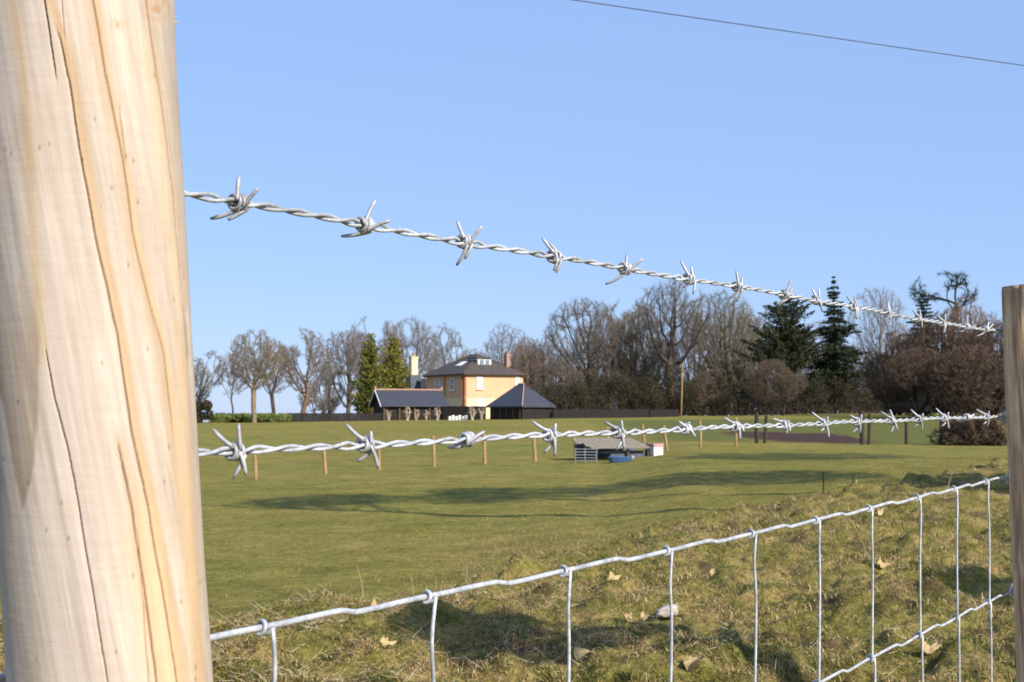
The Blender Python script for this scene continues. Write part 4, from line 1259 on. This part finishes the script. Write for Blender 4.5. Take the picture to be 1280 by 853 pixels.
    mb = MB(); frame_box(mb, Z, A, B, 2.45, 4.75, 1.45, 3.9, dz1, dz1 + .12); mb.build('dormer_roof', M['slate'], d)
    mb = MB()
    frame_box(mb, Z, A, B, 2.95, 3.5, 1.66, 1.69, dz0 + .35, dz1 - .2); frame_box(mb, Z, A, B, 3.7, 4.25, 1.66, 1.69, dz0 + .35, dz1 - .2)
    frame_box(mb, Z, A, B, 2.66, 2.69, 2.0, 3.0, dz0 + .35, dz1 - .2)
    mb.build('dormer_pane', M['pane'], d)
    # rooflight on the left slope: plane through c0,c3,r0
    n = np.cross(c[3] - c[0], r0 - c[0]); n /= np.linalg.norm(n); n = n if n[2] > 0 else -n
    def onroof(s, t): return c[0] + (c[3] - c[0]) * s + ((r0 - c[0]) - (c[3] - c[0]) * .41) * t + n * .05
    mb = MB(); q = [onroof(.38, .40), onroof(.50, .40), onroof(.50, .62), onroof(.38, .62)]
    mb.add(q + [p + n * .06 for p in q], BOXF); mb.build('rooflight', M['white'], root)
    # rear wing with the white chimney
    mb = MB(); frame_box(mb, Z, A, B, .6, 5, LB, LB + 7, -.5, 3.6); w = mb.build('rear_wing', M['redbrick'], root)
    p0, p1 = v3(.3, LB + .02, 3.6), v3(.3, LB + 7.3, 3.6); p2, p3 = v3(5.3, LB + .02, 3.6), v3(5.3, LB + 7.3, 3.6); q0, q1 = v3(2.8, LB + .02, 5.3), v3(2.8, LB + 7.3, 5.3)
    mb = MB(); mb.add([p0, p1, p2, p3, q0, q1], [[0, 4, 5, 1], [2, 3, 5, 4]]); mb.f.append(np.array([[0, 2, 4], [1, 5, 3]])); mb.mi.append(np.zeros(2)); mb.build('wing_roof', M['slate'], root)
    C2 = at(516.5, 480, 168) - O; s = .42
    zt = at(516, 446, 168)[2] - .3; zb = at(516, 469, 168)[2] - .3
    mb = MB()
    frame_box(mb, (C2[0], C2[1], 0), A, B, -s, s, -s, s, zb, zt); frame_box(mb, (C2[0], C2[1], 0), A, B, -s - .08, s + .08, -s - .08, s + .08, zt - .15, zt)
    c2 = mb.build('white_chimney', M['cream'], root)
    mb = MB(); frame_box(mb, (C2[0], C2[1], 0), A, B, -.7, .7, -.7, .7, -.5, zb); mb.build('chimney_base', M['bluegrey'], c2)
    mb = MB(); tube(mb, [(C2[0], C2[1], zt), (C2[0], C2[1], zt + .5)], [.2, .16], 8); mb.build('chimney_pot', M['terracotta'], c2)
build_house()

def gable_shed():
    Yd = 138
    O = at(478, 527, Yd); O[2] = .33
    A = np.array([.94, .34]); B = np.array([-.34, .94])
    root = empty('shed', tuple(O), 'long low dark shed with a blue-grey gabled slate roof and terracotta ridge', 'shed')
    Z = np.zeros(3); L, W = 6.7, 4.4
    ez = at(478, 507, Yd)[2] - .33; rz = at(478, 488.5, Yd + 2)[2] - .33
    v3 = lambda a, b, z: np.array([A[0] * a + B[0] * b, A[1] * a + B[1] * b, z])
    mb = MB(); frame_box(mb, Z, A, B, .15, L - .15, .15, W - .15, -.3, ez - .02)
    g0, g1, g2 = v3(.15, .15, ez - .02), v3(.15, W - .15, ez - .02), v3(.15, W / 2, rz - .15)
    mb.add([g0, g1, g2, g0 + (A[0] * .1, A[1] * .1, 0), g1 + (A[0] * .1, A[1] * .1, 0), g2 + (A[0] * .1, A[1] * .1, 0)], [[0, 2, 1], [3, 4, 5]])
    g0, g1, g2 = v3(L - .15, .15, ez - .02), v3(L - .15, W - .15, ez - .02), v3(L - .15, W / 2, rz - .15)
    mb.add([g0, g1, g2], [[0, 1, 2]])
    mb.build('wall', M['darkwood'], root)
    mb = MB()
    for a, b, c_, d in ((v3(-.25, -.3, ez - .12), v3(L + .25, -.3, ez - .12), v3(L + .25, W / 2, rz), v3(-.25, W / 2, rz)), (v3(L + .25, W + .3, ez - .12), v3(-.25, W + .3, ez - .12), v3(-.25, W / 2, rz), v3(L + .25, W / 2, rz))):
        up = np.array([0, 0, .1]); mb.add([a, b, c_, d, a + up, b + up, c_ + up, d + up], BOXF)
    rf = mb.build('roof', M['blueslate'], root)
    mb = MB(); tube(mb, [v3(-.28, W / 2, rz + .1), v3(L + .28, W / 2, rz + .1)], .11, 8)
    frame_box(mb, Z, A, B, -.3, -.1, W / 2 - .1, W / 2 + .1, rz + .1, rz + .45); frame_box(mb, Z, A, B, L + .1, L + .3, W / 2 - .1, W / 2 + .1, rz + .1, rz + .4)
    mb.build('ridge_tiles', M['terracotta'], rf)
    mb = MB()
    for s_ in (-.3, W + .3):
        a, b = v3(-.3, s_, ez - .15), v3(-.3, W / 2, rz - .02); up = np.array([0, 0, .16]); x = np.array([A[0], A[1], 0]) * .06
        mb.add([a, b, b + x, a + x, a + up, b + up, b + x + up, a + x + up], BOXF)
    mb.build('bargeboard', M['white'], rf)
    # posts of the open front
    for k in range(5):
        mb = MB(); frame_box(mb, Z, A, B, .1 + k * 1.6, .25 + k * 1.6, -.06, .08, -.2, ez - .05); mb.build('front_post', M['brownwood'], root)
gable_shed()
def hip_shed():
    Yd = 134
    O = at(653, 527, Yd); O[2] = .42
    A = np.array([.75, .6614]); B = np.array([-.6614, .75])
    root = empty('shed', tuple(O), 'square dark boarded outbuilding with a blue-grey hipped slate roof', 'shed')
    Z = np.zeros(3); LA, LB = 4.0, 4.9
    ez = at(650, 507, Yd)[2] - .42; rz = at(655, 480, Yd + 2)[2] - .42
    v3 = lambda a, b, z: np.array([A[0] * a + B[0] * b, A[1] * a + B[1] * b, z])
    mb = MB(); frame_box(mb, Z, A, B, 0, LA, 0, LB, -.3, ez - .02); mb.build('wall', M['darkwood'], root)
    for k in range(5):
        mb = MB(); frame_box(mb, Z, A, B, -.05, -.005, .3 + k * 1.0, .42 + k * 1.0, 0, ez - .1); mb.build('wall_batten', M['brownwood'], root)
    e = .3
    c = [v3(-e, -e, ez - .05), v3(LA + e, -e, ez - .05), v3(LA + e, LB + e, ez - .05), v3(-e, LB + e, ez - .05)]
    r0, r1 = v3(LA / 2, LA / 2, rz), v3(LA / 2, LB - LA / 2, rz)
    mb = MB(); V = c + [r0, r1] + [p - np.array([0, 0, .14]) for p in c]
    mb.add(V, [[0, 4, 5, 3], [2, 5, 4, 1], [0, 6, 7, 1], [1, 7, 8, 2], [2, 8, 9, 3], [3, 9, 6, 0], [6, 9, 8, 7]])
    mb.f.append(np.array([[0, 1, 4], [2, 3, 5]])); mb.mi.append(np.zeros(2))
    rf = mb.build('roof', M['blueslate'], root)
    mb = MB()
    tube(mb, [c[0] + (0, 0, .03), r0 + (0, 0, .04)], .05, 6); tube(mb, [r0 + (0, 0, .04), r1 + (0, 0, .04)], .07, 6)
    mb.build('hip_tiles', M['pink'], rf)
hip_shed()

# dark close-boarded fence between hedge and shed, and the dark garden fence between and beyond the sheds
def board_fence(px0, px1, Y0, Y1, ytop, zb, label, seed, mat='darkwood'):
    rng = random.Random(seed)
    a = at(px0, 525, Y0); b = at(px1, 525, Y1); zt0 = at(px0, ytop, Y0)[2]; zt1 = at(px1, ytop, Y1)[2]
    L = math.hypot(b[0] - a[0], b[1] - a[1]); d = (b[:2] - a[:2]) / L; nrm = np.array([-d[1], d[0]])
    root = empty('board_fence', (a[0], a[1], zb), label, 'fence', 'dark board fences by the garden')
    mb = MB(); n = int(L / .15)
    for k in range(n):
        s = k * .15; zt = zt0 + (zt1 - zt0) * s / L - zb + rng.uniform(-.03, .03)
        frame_box(mb, (0, 0, 0), d, nrm, s, s + .14, 0, .025, -.3, zt)
    mb.build('boards', M[mat], root)
    k = 0
    while k * 2.4 < L:
        zt = zt0 + (zt1 - zt0) * k * 2.4 / L - zb
        mb = MB(); frame_box(mb, (0, 0, 0), d, nrm, k * 2.4, k * 2.4 + .1, .028, .13, -.3, zt - .02); mb.build('fence_upright', M[mat], root); k += 1
board_fence(360, 480, 131, 134, 516.5, .25, 'low dark board fence between the green hedge and the long shed', 1)
board_fence(553, 606, 140, 138, 508, .4, 'dark board fence closing the gap between the two sheds', 2)
board_fence(692, 850, 136, 146, 512, .5, 'long dark board fence under the trees right of the sheds', 3)
# pale dry shrubs and small white tubs in front of the shed
GS = 'pale dry shrubs in front of the sheds'
for k, (x, yt, w, lb) in enumerate(((486, 511, 9, 'pale dry shrub at the left post of the long shed'), (509, 508, 12, 'largest pale dry shrub in front of the long shed'), (521, 512, 9, 'pale dry shrub right of the largest one'),
                      (533, 512, 9, 'narrow pale dry shrub near the right end of the long shed'), (547, 509, 11, 'pale dry shrub at the right end of the long shed'),
                      (590, 508, 13, 'pale dry shrub left of the hipped outbuilding'), (602, 508, 11, 'pale dry shrub against the corner of the hipped outbuilding'))):
    grown_tree(x, 527, 133.5, yt - 1, w, 120 + k, name='dry_shrub', label=lb, cat='shrub', group=GS, stems=4, cb=.15, n=130, mult=1, steps=16, tw=3, tl=.7, tww=.016, r=.035, gap=.05, bark=(.52, .43, .31), twig=(.42, .33, .23))
for k in range(6):
    c = at(562 + k * 4.1, 522, 134.5); c[2] = tz(c[0], c[1])
    mb = MB(); h = .38 + .1 * (k % 2)
    tube(mb, [(0, 0, 0), (0, 0, h), (0, 0, h + .02)], [.13, .17, .18], 12)
    mb.f.append(np.array([[0, 1, 2]])); mb.mi.append(np.zeros(1))
    o = mb.build('white_tub', M['white'], smooth=False); o.location = c
    tag(o, 'small white tub in the row between the two sheds', 'tub', 'white tubs between the sheds')

# ------------------------------------------------------------------ field furniture
GP = 'wooden stakes of the cross-field fence'
def stake(px, yb, yt, wpx, Y, label, mat='stake', lean=0, group=GP, name='fence_stake'):
    b = at(px, yb, Y); t = at(px + lean, yt, Y)
    rng = random.Random(px)
    gz = tz(b[0], b[1]); r = wpx / F * Y / 2
    h = t[2] - b[2]
    dz = b[2] - gz
    mb = MB(); dx = t[0] - b[0]
    P = [(0, 0, -.3 ), (0, 0, 0), (dx * .5 + rng.uniform(-.01, .01), 0, (h + dz) * .5), (dx, 0, h + dz - .03), (dx, 0, h + dz)]
    tube(mb, P, [r, r, r * 1.03, r, r * .8], 9)
    o = mb.build(name, M[mat], smooth=False); o.location = (b[0], b[1], gz)
    tag(o, label, 'stake', group)
    return np.array([b[0], b[1], gz + h + dz])
def lineY(px): return 42 + (px - 320) * .0252
tops = []
names = ['stake nearest the pale post, first of the cross-field fence', 'second stake from the pale post, leaning slightly', 'third stake from the pale post, below a barb', 'fourth stake from the pale post', 'fifth stake from the pale post',
         'sixth stake from the pale post, last before the metal hurdle', 'stake beside the left end of the metal hurdle', 'stake in front of the low shelter', 'stake at the white end panel of the low shelter', 'stake just right of the white end panel', 'taller pale stake alone right of the shelter', 'stake next before the split dark trunk']
for k, (px, yb, yt, ln) in enumerate(((320, 602, 562, -2), (407, 596, 557, -3), (474, 589, 551, 0), (543, 584, 545, -2), (606, 580, 543, -1), (669, 577, 541, -2), (720, 576, 538, -3), (761, 564, 534, -2), (806, 562, 530, -3), (834, 565, 532, -4), (876, 560, 525, -1), (920, 557, 522, 0))):
    tops.append((px, stake(px, yb, yt, 4.4 if k < 6 else 3.4, lineY(px), names[k], 'stake', ln)))
for px, yb, yt, w, ln, lb in ((946, 556, 516, 5, 0, 'thick dark split trunk post, left of its pair'), (956, 556, 520, 4, 2, 'slimmer dark post against the split trunk'), (1078, 556, 514, 6, -1, 'thick dark gatepost left of the muddy gap end'),
                        (1086, 555, 517, 4, 1, 'slim dark post touching the thick gatepost'), (1133, 557, 522, 4, 0, 'single dark stake on the green paddock'), (1178, 559, 518, 7, 0, 'broad dark stump post by the brush pile'),
                        (1236, 558, 524, 5, 0, 'dark post right of the brush pile')):
    stake(px, yb, yt, w, 62 + (px - 940) * .01, lb, 'darkstake', ln, 'dark posts at the far right of the field')
stake(1245, 558, 526, 3.5, 64, 'pale slim stake left of the pair by the brown post', 'stake', 0, 'dark posts at the far right of the field')
stake(1253, 556, 528, 3.5, 64, 'pale slim stake touching the edge of the brown post', 'stake', 0, 'dark posts at the far right of the field')
stake(1029, 616, 590, 1.4, 21, 'left of two thin dark rods in the rough grass', 'darkstake', 0, 'thin rods in the rough grass', 'thin_rod')
stake(1066, 616, 592, 1.4, 21, 'right of two thin dark rods in the rough grass', 'darkstake', 0, 'thin rods in the rough grass', 'thin_rod')
# two thin fence wires strung along the stakes
for dz, lb in ((-.12, 'thin upper wire strung along the cross-field stakes'), (-.5, 'thin lower wire strung along the cross-field stakes')):
    pts = [t + np.array([0, -.06, dz]) for _, t in tops]
    mb = MB(); tube(mb, pts, .002, 4)
    tag(mb.build('fence_wire', M['galv']), lb, 'fence wire', 'wires of the cross-field fence')
# pale pole
mb = MB(); b = at(851, 519, 140); t = at(853, 455, 140); b[2] = tz(b[0], b[1])
tube(mb, [b - (0, 0, .3), (b + t) / 2 + (.04, 0, 0), t], [.10, .08, .06], 8)
tag(mb.build('pole', M['stake'], smooth=True), 'pale upright wooden pole in front of the dark middle wood', 'pole')

# low sheep shelter
def shelter():
    Y = 50.5
    a = at(742, 577, Y); b = at(822, 575, Y + 1.2)
    gz = tz(a[0], a[1])
    L = math.hypot(b[0] - a[0], b[1] - a[1]); d = (b[:2] - a[:2]) / L; nr = np.array([-d[1], d[0]])
    root = empty('sheep_shelter', (a[0], a[1], gz), 'low open field shelter with a pale planked roof, grey inside and white end panel', 'shelter')
    zf = at(760, 561.5, Y)[2] - gz; zb = at(760, 550, Y + 1)[2] - gz
    Z = np.zeros(3)
    mb = MB(); frame_box(mb, Z, d, nr, .1, L - .05, 1.5, 1.56, -.2, zb - .12); mb.build('back_wall', M['bluegrey'], root)
    mb = MB(); frame_box(mb, Z, d, nr, .75, L - .4, .04, .1, -.1, zf - .02 - .06); mb.build('front_sheet', M['bluegrey'], root)
    mb = MB(); frame_box(mb, Z, d, nr, L - .38, L + .02, -.36, .3, -.15, zf + .06); e = mb.build('end_panel', M['white'], root)
    mb = MB(); frame_box(mb, Z, d, nr, L - .40, L + .04, -.38, .32, zf + .06, zf + .18); mb.build('panel_cap', M['pink'], e)
    v = lambda s, n_, z: np.array([d[0] * s + nr[0] * n_, d[1] * s + nr[1] * n_, z])
    rng = random.Random(6); mb = MB()
    for k in range(7):
        n0 = -.3 + k * .225; n1 = n0 + rng.uniform(.15, .2)
        z0 = zf + (zb - zf) * (n0 + .3) / 1.6; z1 = zf + (zb - zf) * (n1 + .3) / 1.6 + .01
        s0 = -.45 + rng.uniform(-.35, .3); s1 = L - .5 + rng.uniform(-.1, .05); j = rng.uniform(0, .07)
        q = [v(s0, n0, z0 + j - .02 * 0), v(s1, n0, z0 + j), v(s1, n1, z1 + j), v(s0, n1, z1 + j)]
        mb.add(q + [p + (0, 0, .04) for p in q], BOXF)
    mb.build('plank_roof', M['plank'], root)
    for s_ in (.02, L * .5, L - .5):
        mb = MB(); frame_box(mb, Z, d, nr, s_, s_ + .07, -.1, -.03, -.2, zf + .0); mb.build('support_post', M['brownwood'], root)
    return gz
shelter()
def hurdle():
    Y = 49.2
    a = at(719, 577, Y); b = at(746, 577, Y); gz = tz(a[0], a[1]); L = b[0] - a[0]
    root = empty('metal_hurdle', (a[0], a[1], gz), 'galvanised barred sheep hurdle standing left of the low shelter', 'hurdle')
    h = at(719, 561, Y)[2] - gz
    for k in range(5):
        z = .08 + (h - .1) * k / 4
        mb = MB(); tube(mb, [(0, 0, z), (L, 0, z)], .018, 6); mb.build('rail', M['galv'], root)
    for x in (0, L * .45, L):
        mb = MB(); tube(mb, [(x, 0, -.05), (x, 0, h + .03)], .022, 6); mb.build('upright', M['galv'], root)
hurdle()
def tub():
    c = at(775, 578, 49); c[2] = tz(c[0], c[1])
    root = empty('feed_tub', tuple(c), 'long blue plastic feed tub lying in front of the shelter', 'tub')
    mb = MB(); n = 28; prof = [(.62, 0), (.70, .06), (.74, .22), (.78, .24), (.78, .26), (.71, .26), (.66, .08), (.0, .05)]
    A = np.linspace(0, 2 * np.pi, n, endpoint=False)
    V = []
    for r, z in prof:
        sx = np.sign(np.cos(A)) * np.abs(np.cos(A)) ** .6; sy = np.sign(np.sin(A)) * np.abs(np.sin(A)) ** .6
        V.append(np.stack([sx * r / .78 * .45 if r else sx * .001, sy * r / .78 * .24 if r else sy * .001, z * .75 + 0 * A], 1))
    V = np.concatenate(V); i = np.arange(len(prof) - 1)[:, None] * n; j = np.arange(n)[None]; j2 = (j + 1) % n
    mb.add(V, np.stack([i + j, i + j2, i + n + j2, i + n + j], -1).reshape(-1, 4)); mb.build('tub_body', M['blue'], root, smooth=True)
    mb = MB(); tube(mb, [(.43, 0, .14), (.52, 0, .2), (.43, 0, .22)], .02, 6); mb.build('handle', M['paleglass'], root)
tub()
# brush pile under the big thicket
bare_tree(1212, 559, 62, 522, 60, 150, name='brush_pile', label='tangled pile of dark cut branches under the big thicket', cat='brush pile', stems=9, nl=(5, 4, 3, 2), ntw=4, twl=.22, tww=.012, bark=(.12, .085, .06), twig=(.13, .09, .06), trunk_frac=.1, spread=1.8, trunk_r=.06)

# ------------------------------------------------------------------ small things on the bank
def gpt(px, py):
    """where the ray through a pixel meets the ground"""
    d = at(px, py, 1.0) - np.array([0, 0, CAMZ])
    Y = np.arange(4, 60, .02)
    hit = np.nonzero(CAMZ + d[2] * Y <= terrain(d[0] * Y, Y))[0]
    return at(px, py, float(Y[hit[0]]) if len(hit) else 10.0)
GL = 'fallen yellow leaves on the bank'
leaves = [(485, 817, .085, 'fallen yellow leaf below the second netting joint'), (470, 772, .07, 'dull yellow leaf under the long top netting wire'), (732, 829, .13, 'large curled pale yellow leaf beside the third netting stay'),
          (727, 806, .07, 'small tan leaf just above the large curled one'), (768, 728, .10, 'tan leaf between the third and fourth stays'), (786, 780, .06, 'small tan leaf left of the pale stone'), (806, 783, .06, 'tan leaf almost touching the pale stone'),
          (868, 838, .12, 'yellow leaf at the bottom between the fourth and fifth stays'), (889, 724, .07, 'small upright tan leaf near the fifth stay'), (1104, 713, .12, 'ochre leaf high on the bank right of the seventh stay'), (1100, 645, .16, 'pale tuft leaf near the top of the bank'), (1164, 826, .11, 'thin pale curled leaf at the bottom right')]
for k, (px, py, s, lb) in enumerate(leaves):
    p = gpt(px, py); rng = np.random.default_rng(400 + k)
    n = 15; A = np.linspace(0, 2 * np.pi, n, endpoint=False)
    rr = s * .36 * (1 + .07 * np.cos(5 * A + rng.uniform(0, 6)) + rng.uniform(-.06, .06, n))
    ring = np.stack([rr * np.cos(A), rr * np.sin(A) * .6, .45 * rr * np.cos(2 * A + 1) + .012 * rng.normal(size=n)], 1)
    mid = ring * .5; mid[:, 2] = .3 * ring[:, 2] + .004
    V = np.concatenate([ring, mid, [[0, 0, 0]]]); V2 = V - np.array([0, 0, .0012])
    f4 = [[k_, (k_ + 1) % n, n + (k_ + 1) % n, n + k_] for k_ in range(n)]; f3 = [[n + k_, n + (k_ + 1) % n, 2 * n] for k_ in range(n)]
    mb = MB(); mb.add(V, f4); mb.f.append(np.array(f3)); mb.mi.append(np.zeros(n))
    o = len(V); mb.add(V2, [q[::-1] for q in f4]); mb.f.append(np.array([q[::-1] for q in f3]) + o); mb.mi.append(np.zeros(n))
    ob = mb.build('fallen_leaf', M['leaf'], smooth=True)
    ob.location = (p[0], p[1], tz(p[0], p[1]) + .035); ob.rotation_euler = (rng.uniform(.2, .7), rng.uniform(-.4, .4), rng.uniform(-1, 1))
    tag(ob, lb, 'leaf', GL)
def stone():
    p = gpt(830, 776); rng = np.random.default_rng(77)
    import bmesh
    bm = bmesh.new(); bmesh.ops.create_icosphere(bm, subdivisions=3, radius=1)
    for v in bm.verts:
        q = v.co; n_ = 1 + .5 * float(fbm(np.array(q.x * 1.9 + 5), np.array(q.y * 1.9 + q.z * 1.3), 500, 4))
        v.co = Vector((q.x * .065 * n_ * (1 + .25 * q.x), q.y * .04 * n_, max(q.z, -.4) * .030 * n_ * (1 + .5 * q.x)))
    me = bpy.data.meshes.new('stone'); bm.to_mesh(me); bm.free(); me.materials.append(M['stone'])
    o = bpy.data.objects.new('stone', me); C.objects.link(o); o.location = (p[0], p[1], tz(p[0], p[1]) + .03); o.rotation_euler = (.1, -.25, .1)
    tag(o, 'pale grey and brown flat stone on the grass behind the fourth stay', 'stone')
stone()
GD = 'dead stalks standing on the bank edge'
stalks = [((455, 748), (452, 728), (446, 706), 'kinked pale dead stalk standing left of the second netting joint'), ((517, 745), (516, 732), (514, 719), 'straight pinkish dead stalk by the second netting joint'), ((540, 744), (545, 735), (545, 724), 'short dead stalk right of the second netting joint'),
          ((582, 726), (584, 716), (583, 706), 'thin dead stalk in the hollow of the bank edge'), ((600, 720), (603, 714), (608, 708), 'leaning dead stalk at the bank edge'), ((352, 806), (362, 796), (370, 784), 'slanting dead stalk right of the first stay'),
          ((1222, 850), (1226, 836), (1222, 815), 'curled pale dead stalk at the bottom right, left of the last stay'), ((708, 796), (722, 786), (735, 778), 'slanting pale stalk right of the third stay'), ((768, 800), (776, 812), (784, 822), 'short straw stalk lying between the third and fourth stays'),
          ((1180, 620), (1186, 606), (1190, 592), 'pale bent grass stalk high on the bank beside the last stays'), ((1090, 700), (1082, 690), (1078, 676), 'dead stalk in the straw patch near the seventh stay')]
for p0, p1, p2, lb in stalks:
    g0 = gpt(*p0); Y = g0[1]
    P = np.array([g0 - (0, 0, .03), at(*p1, Y - .02), at(*p2, Y - .03)])
    t = np.linspace(0, 2, 7); Q = np.stack([np.interp(t, [0, 1, 2], P[:, i]) for i in range(3)], 1)
    mb = MB(); tube(mb, Q, np.linspace(.0032, .0014, 7) * (Y / 7), 5, col=(.50, .37, .24))
    tag(mb.build('dead_stalk', M['blade'], colors=True), lb, 'stalk', GD)
# brown withered stalk tufts along the bank edge and in straw patches
def tufts():
    rng = np.random.default_rng(31)
    X, Y = [], []
    for (px, py, n, sx, sy) in ((490, 752, 700, 45, 8), (610, 712, 900, 60, 10), (700, 690, 1200, 60, 12), (770, 678, 1300, 60, 16), (850, 655, 900, 60, 10), (400, 765, 500, 60, 8), (1000, 636, 600, 40, 7), (950, 650, 300, 90, 10), (1085, 680, 350, 40, 24), (1150, 650, 300, 60, 25), (1170, 590, 300, 60, 14), (560, 740, 200, 50, 6), (1230, 700, 200, 40, 30), (860, 610, 0, 1, 1)):
        c = gpt(px, py)
        k = c[1] / F
        X.append(c[0] + rng.normal(0, sx * k, n)); Y.append(c[1] + rng.normal(0, sy * k * c[1], n))
    X = np.concatenate(X); Y = np.concatenate(Y); N = len(X)
    cl = rng.integers(0, N, N); mixm = rng.uniform(0, 1, N) < .6
    X = np.where(mixm, X[cl] * .3 + X * .7, X)
    Z = terrain(X, Y) - .01
    th = rng.uniform(0, 6.28, N); L = rng.uniform(.02, .075, N) * np.clip(Y / 10, .8, 1.3)
    d = np.stack([np.cos(th) * .6, np.sin(th) * .6, rng.uniform(.4, 1.1, N)], 1) * L[:, None]
    mb = MB(); pal = np.array([(.38, .29, .16), (.32, .20, .11), (.24, .12, .07), (.44, .35, .20)])
    cones(mb, np.stack([X, Y, Z], 1), d, .0018 * np.clip(Y / 7, 1, 3), pal[rng.integers(0, 4, N)], rng)
    tag(mb.build('withered_grass', M['blade'], colors=True), 'withered brown and straw grass tufts along the bank edge', 'grass', kind='stuff')
tufts()

# ------------------------------------------------------------------ trees outside the frame on the sunny side, whose shade falls on the field
GO = 'trees standing right of the view'
def shade_tree(X, Y, h, H, W, seed, label):
    """crown centred so that its shade lands round (X, Y); h is the crown's middle height"""
    off = h / math.tan(SUN_EL)
    grown_tree(0, 0, 0, 0, 0, seed, label=label, group=GO, cb=1 - 2 * (H - h) / H, n=520, tw=8, tww=.015 if H > 5 else .006, r=.018 if H < 5 else .010, wxyz=(X + S.x / math.cos(SUN_EL) * off, Y + S.y / math.cos(SUN_EL) * off, H, W))
shade_tree(5.6, 31.9, 9.0, 9.9, 8.0, 201, 'bushy leafless tree outside the view, casting the right part of the long shade band')
shade_tree(0.2, 31.2, 10.6, 11.5, 6.6, 202, 'taller leafless tree outside the view, casting the left part of the long shade band')
shade_tree(-3.4, 30.6, 12.6, 13.1, 4.6, 208, 'tallest leafless tree outside the view, casting the faint left tip of the long shade band')
shade_tree(9.5, 47, 12.5, 13.4, 9.0, 203, 'tall leafless tree outside the view, casting the thin far shade streak')
shade_tree(6.9, 20.3, 5.4, 6.1, 5.4, 204, 'small bushy leafless tree outside the view, shading the top of the bank')
shade_tree(-.15, 6.1, 2.9, 3.2, 1.0, 205, 'thin sapling outside the view, shading the bank behind the third stay')
shade_tree(2.75, 8.1, 3.3, 3.5, 1.0, 206, 'second thin sapling outside the view, shading the bank by the last stays')
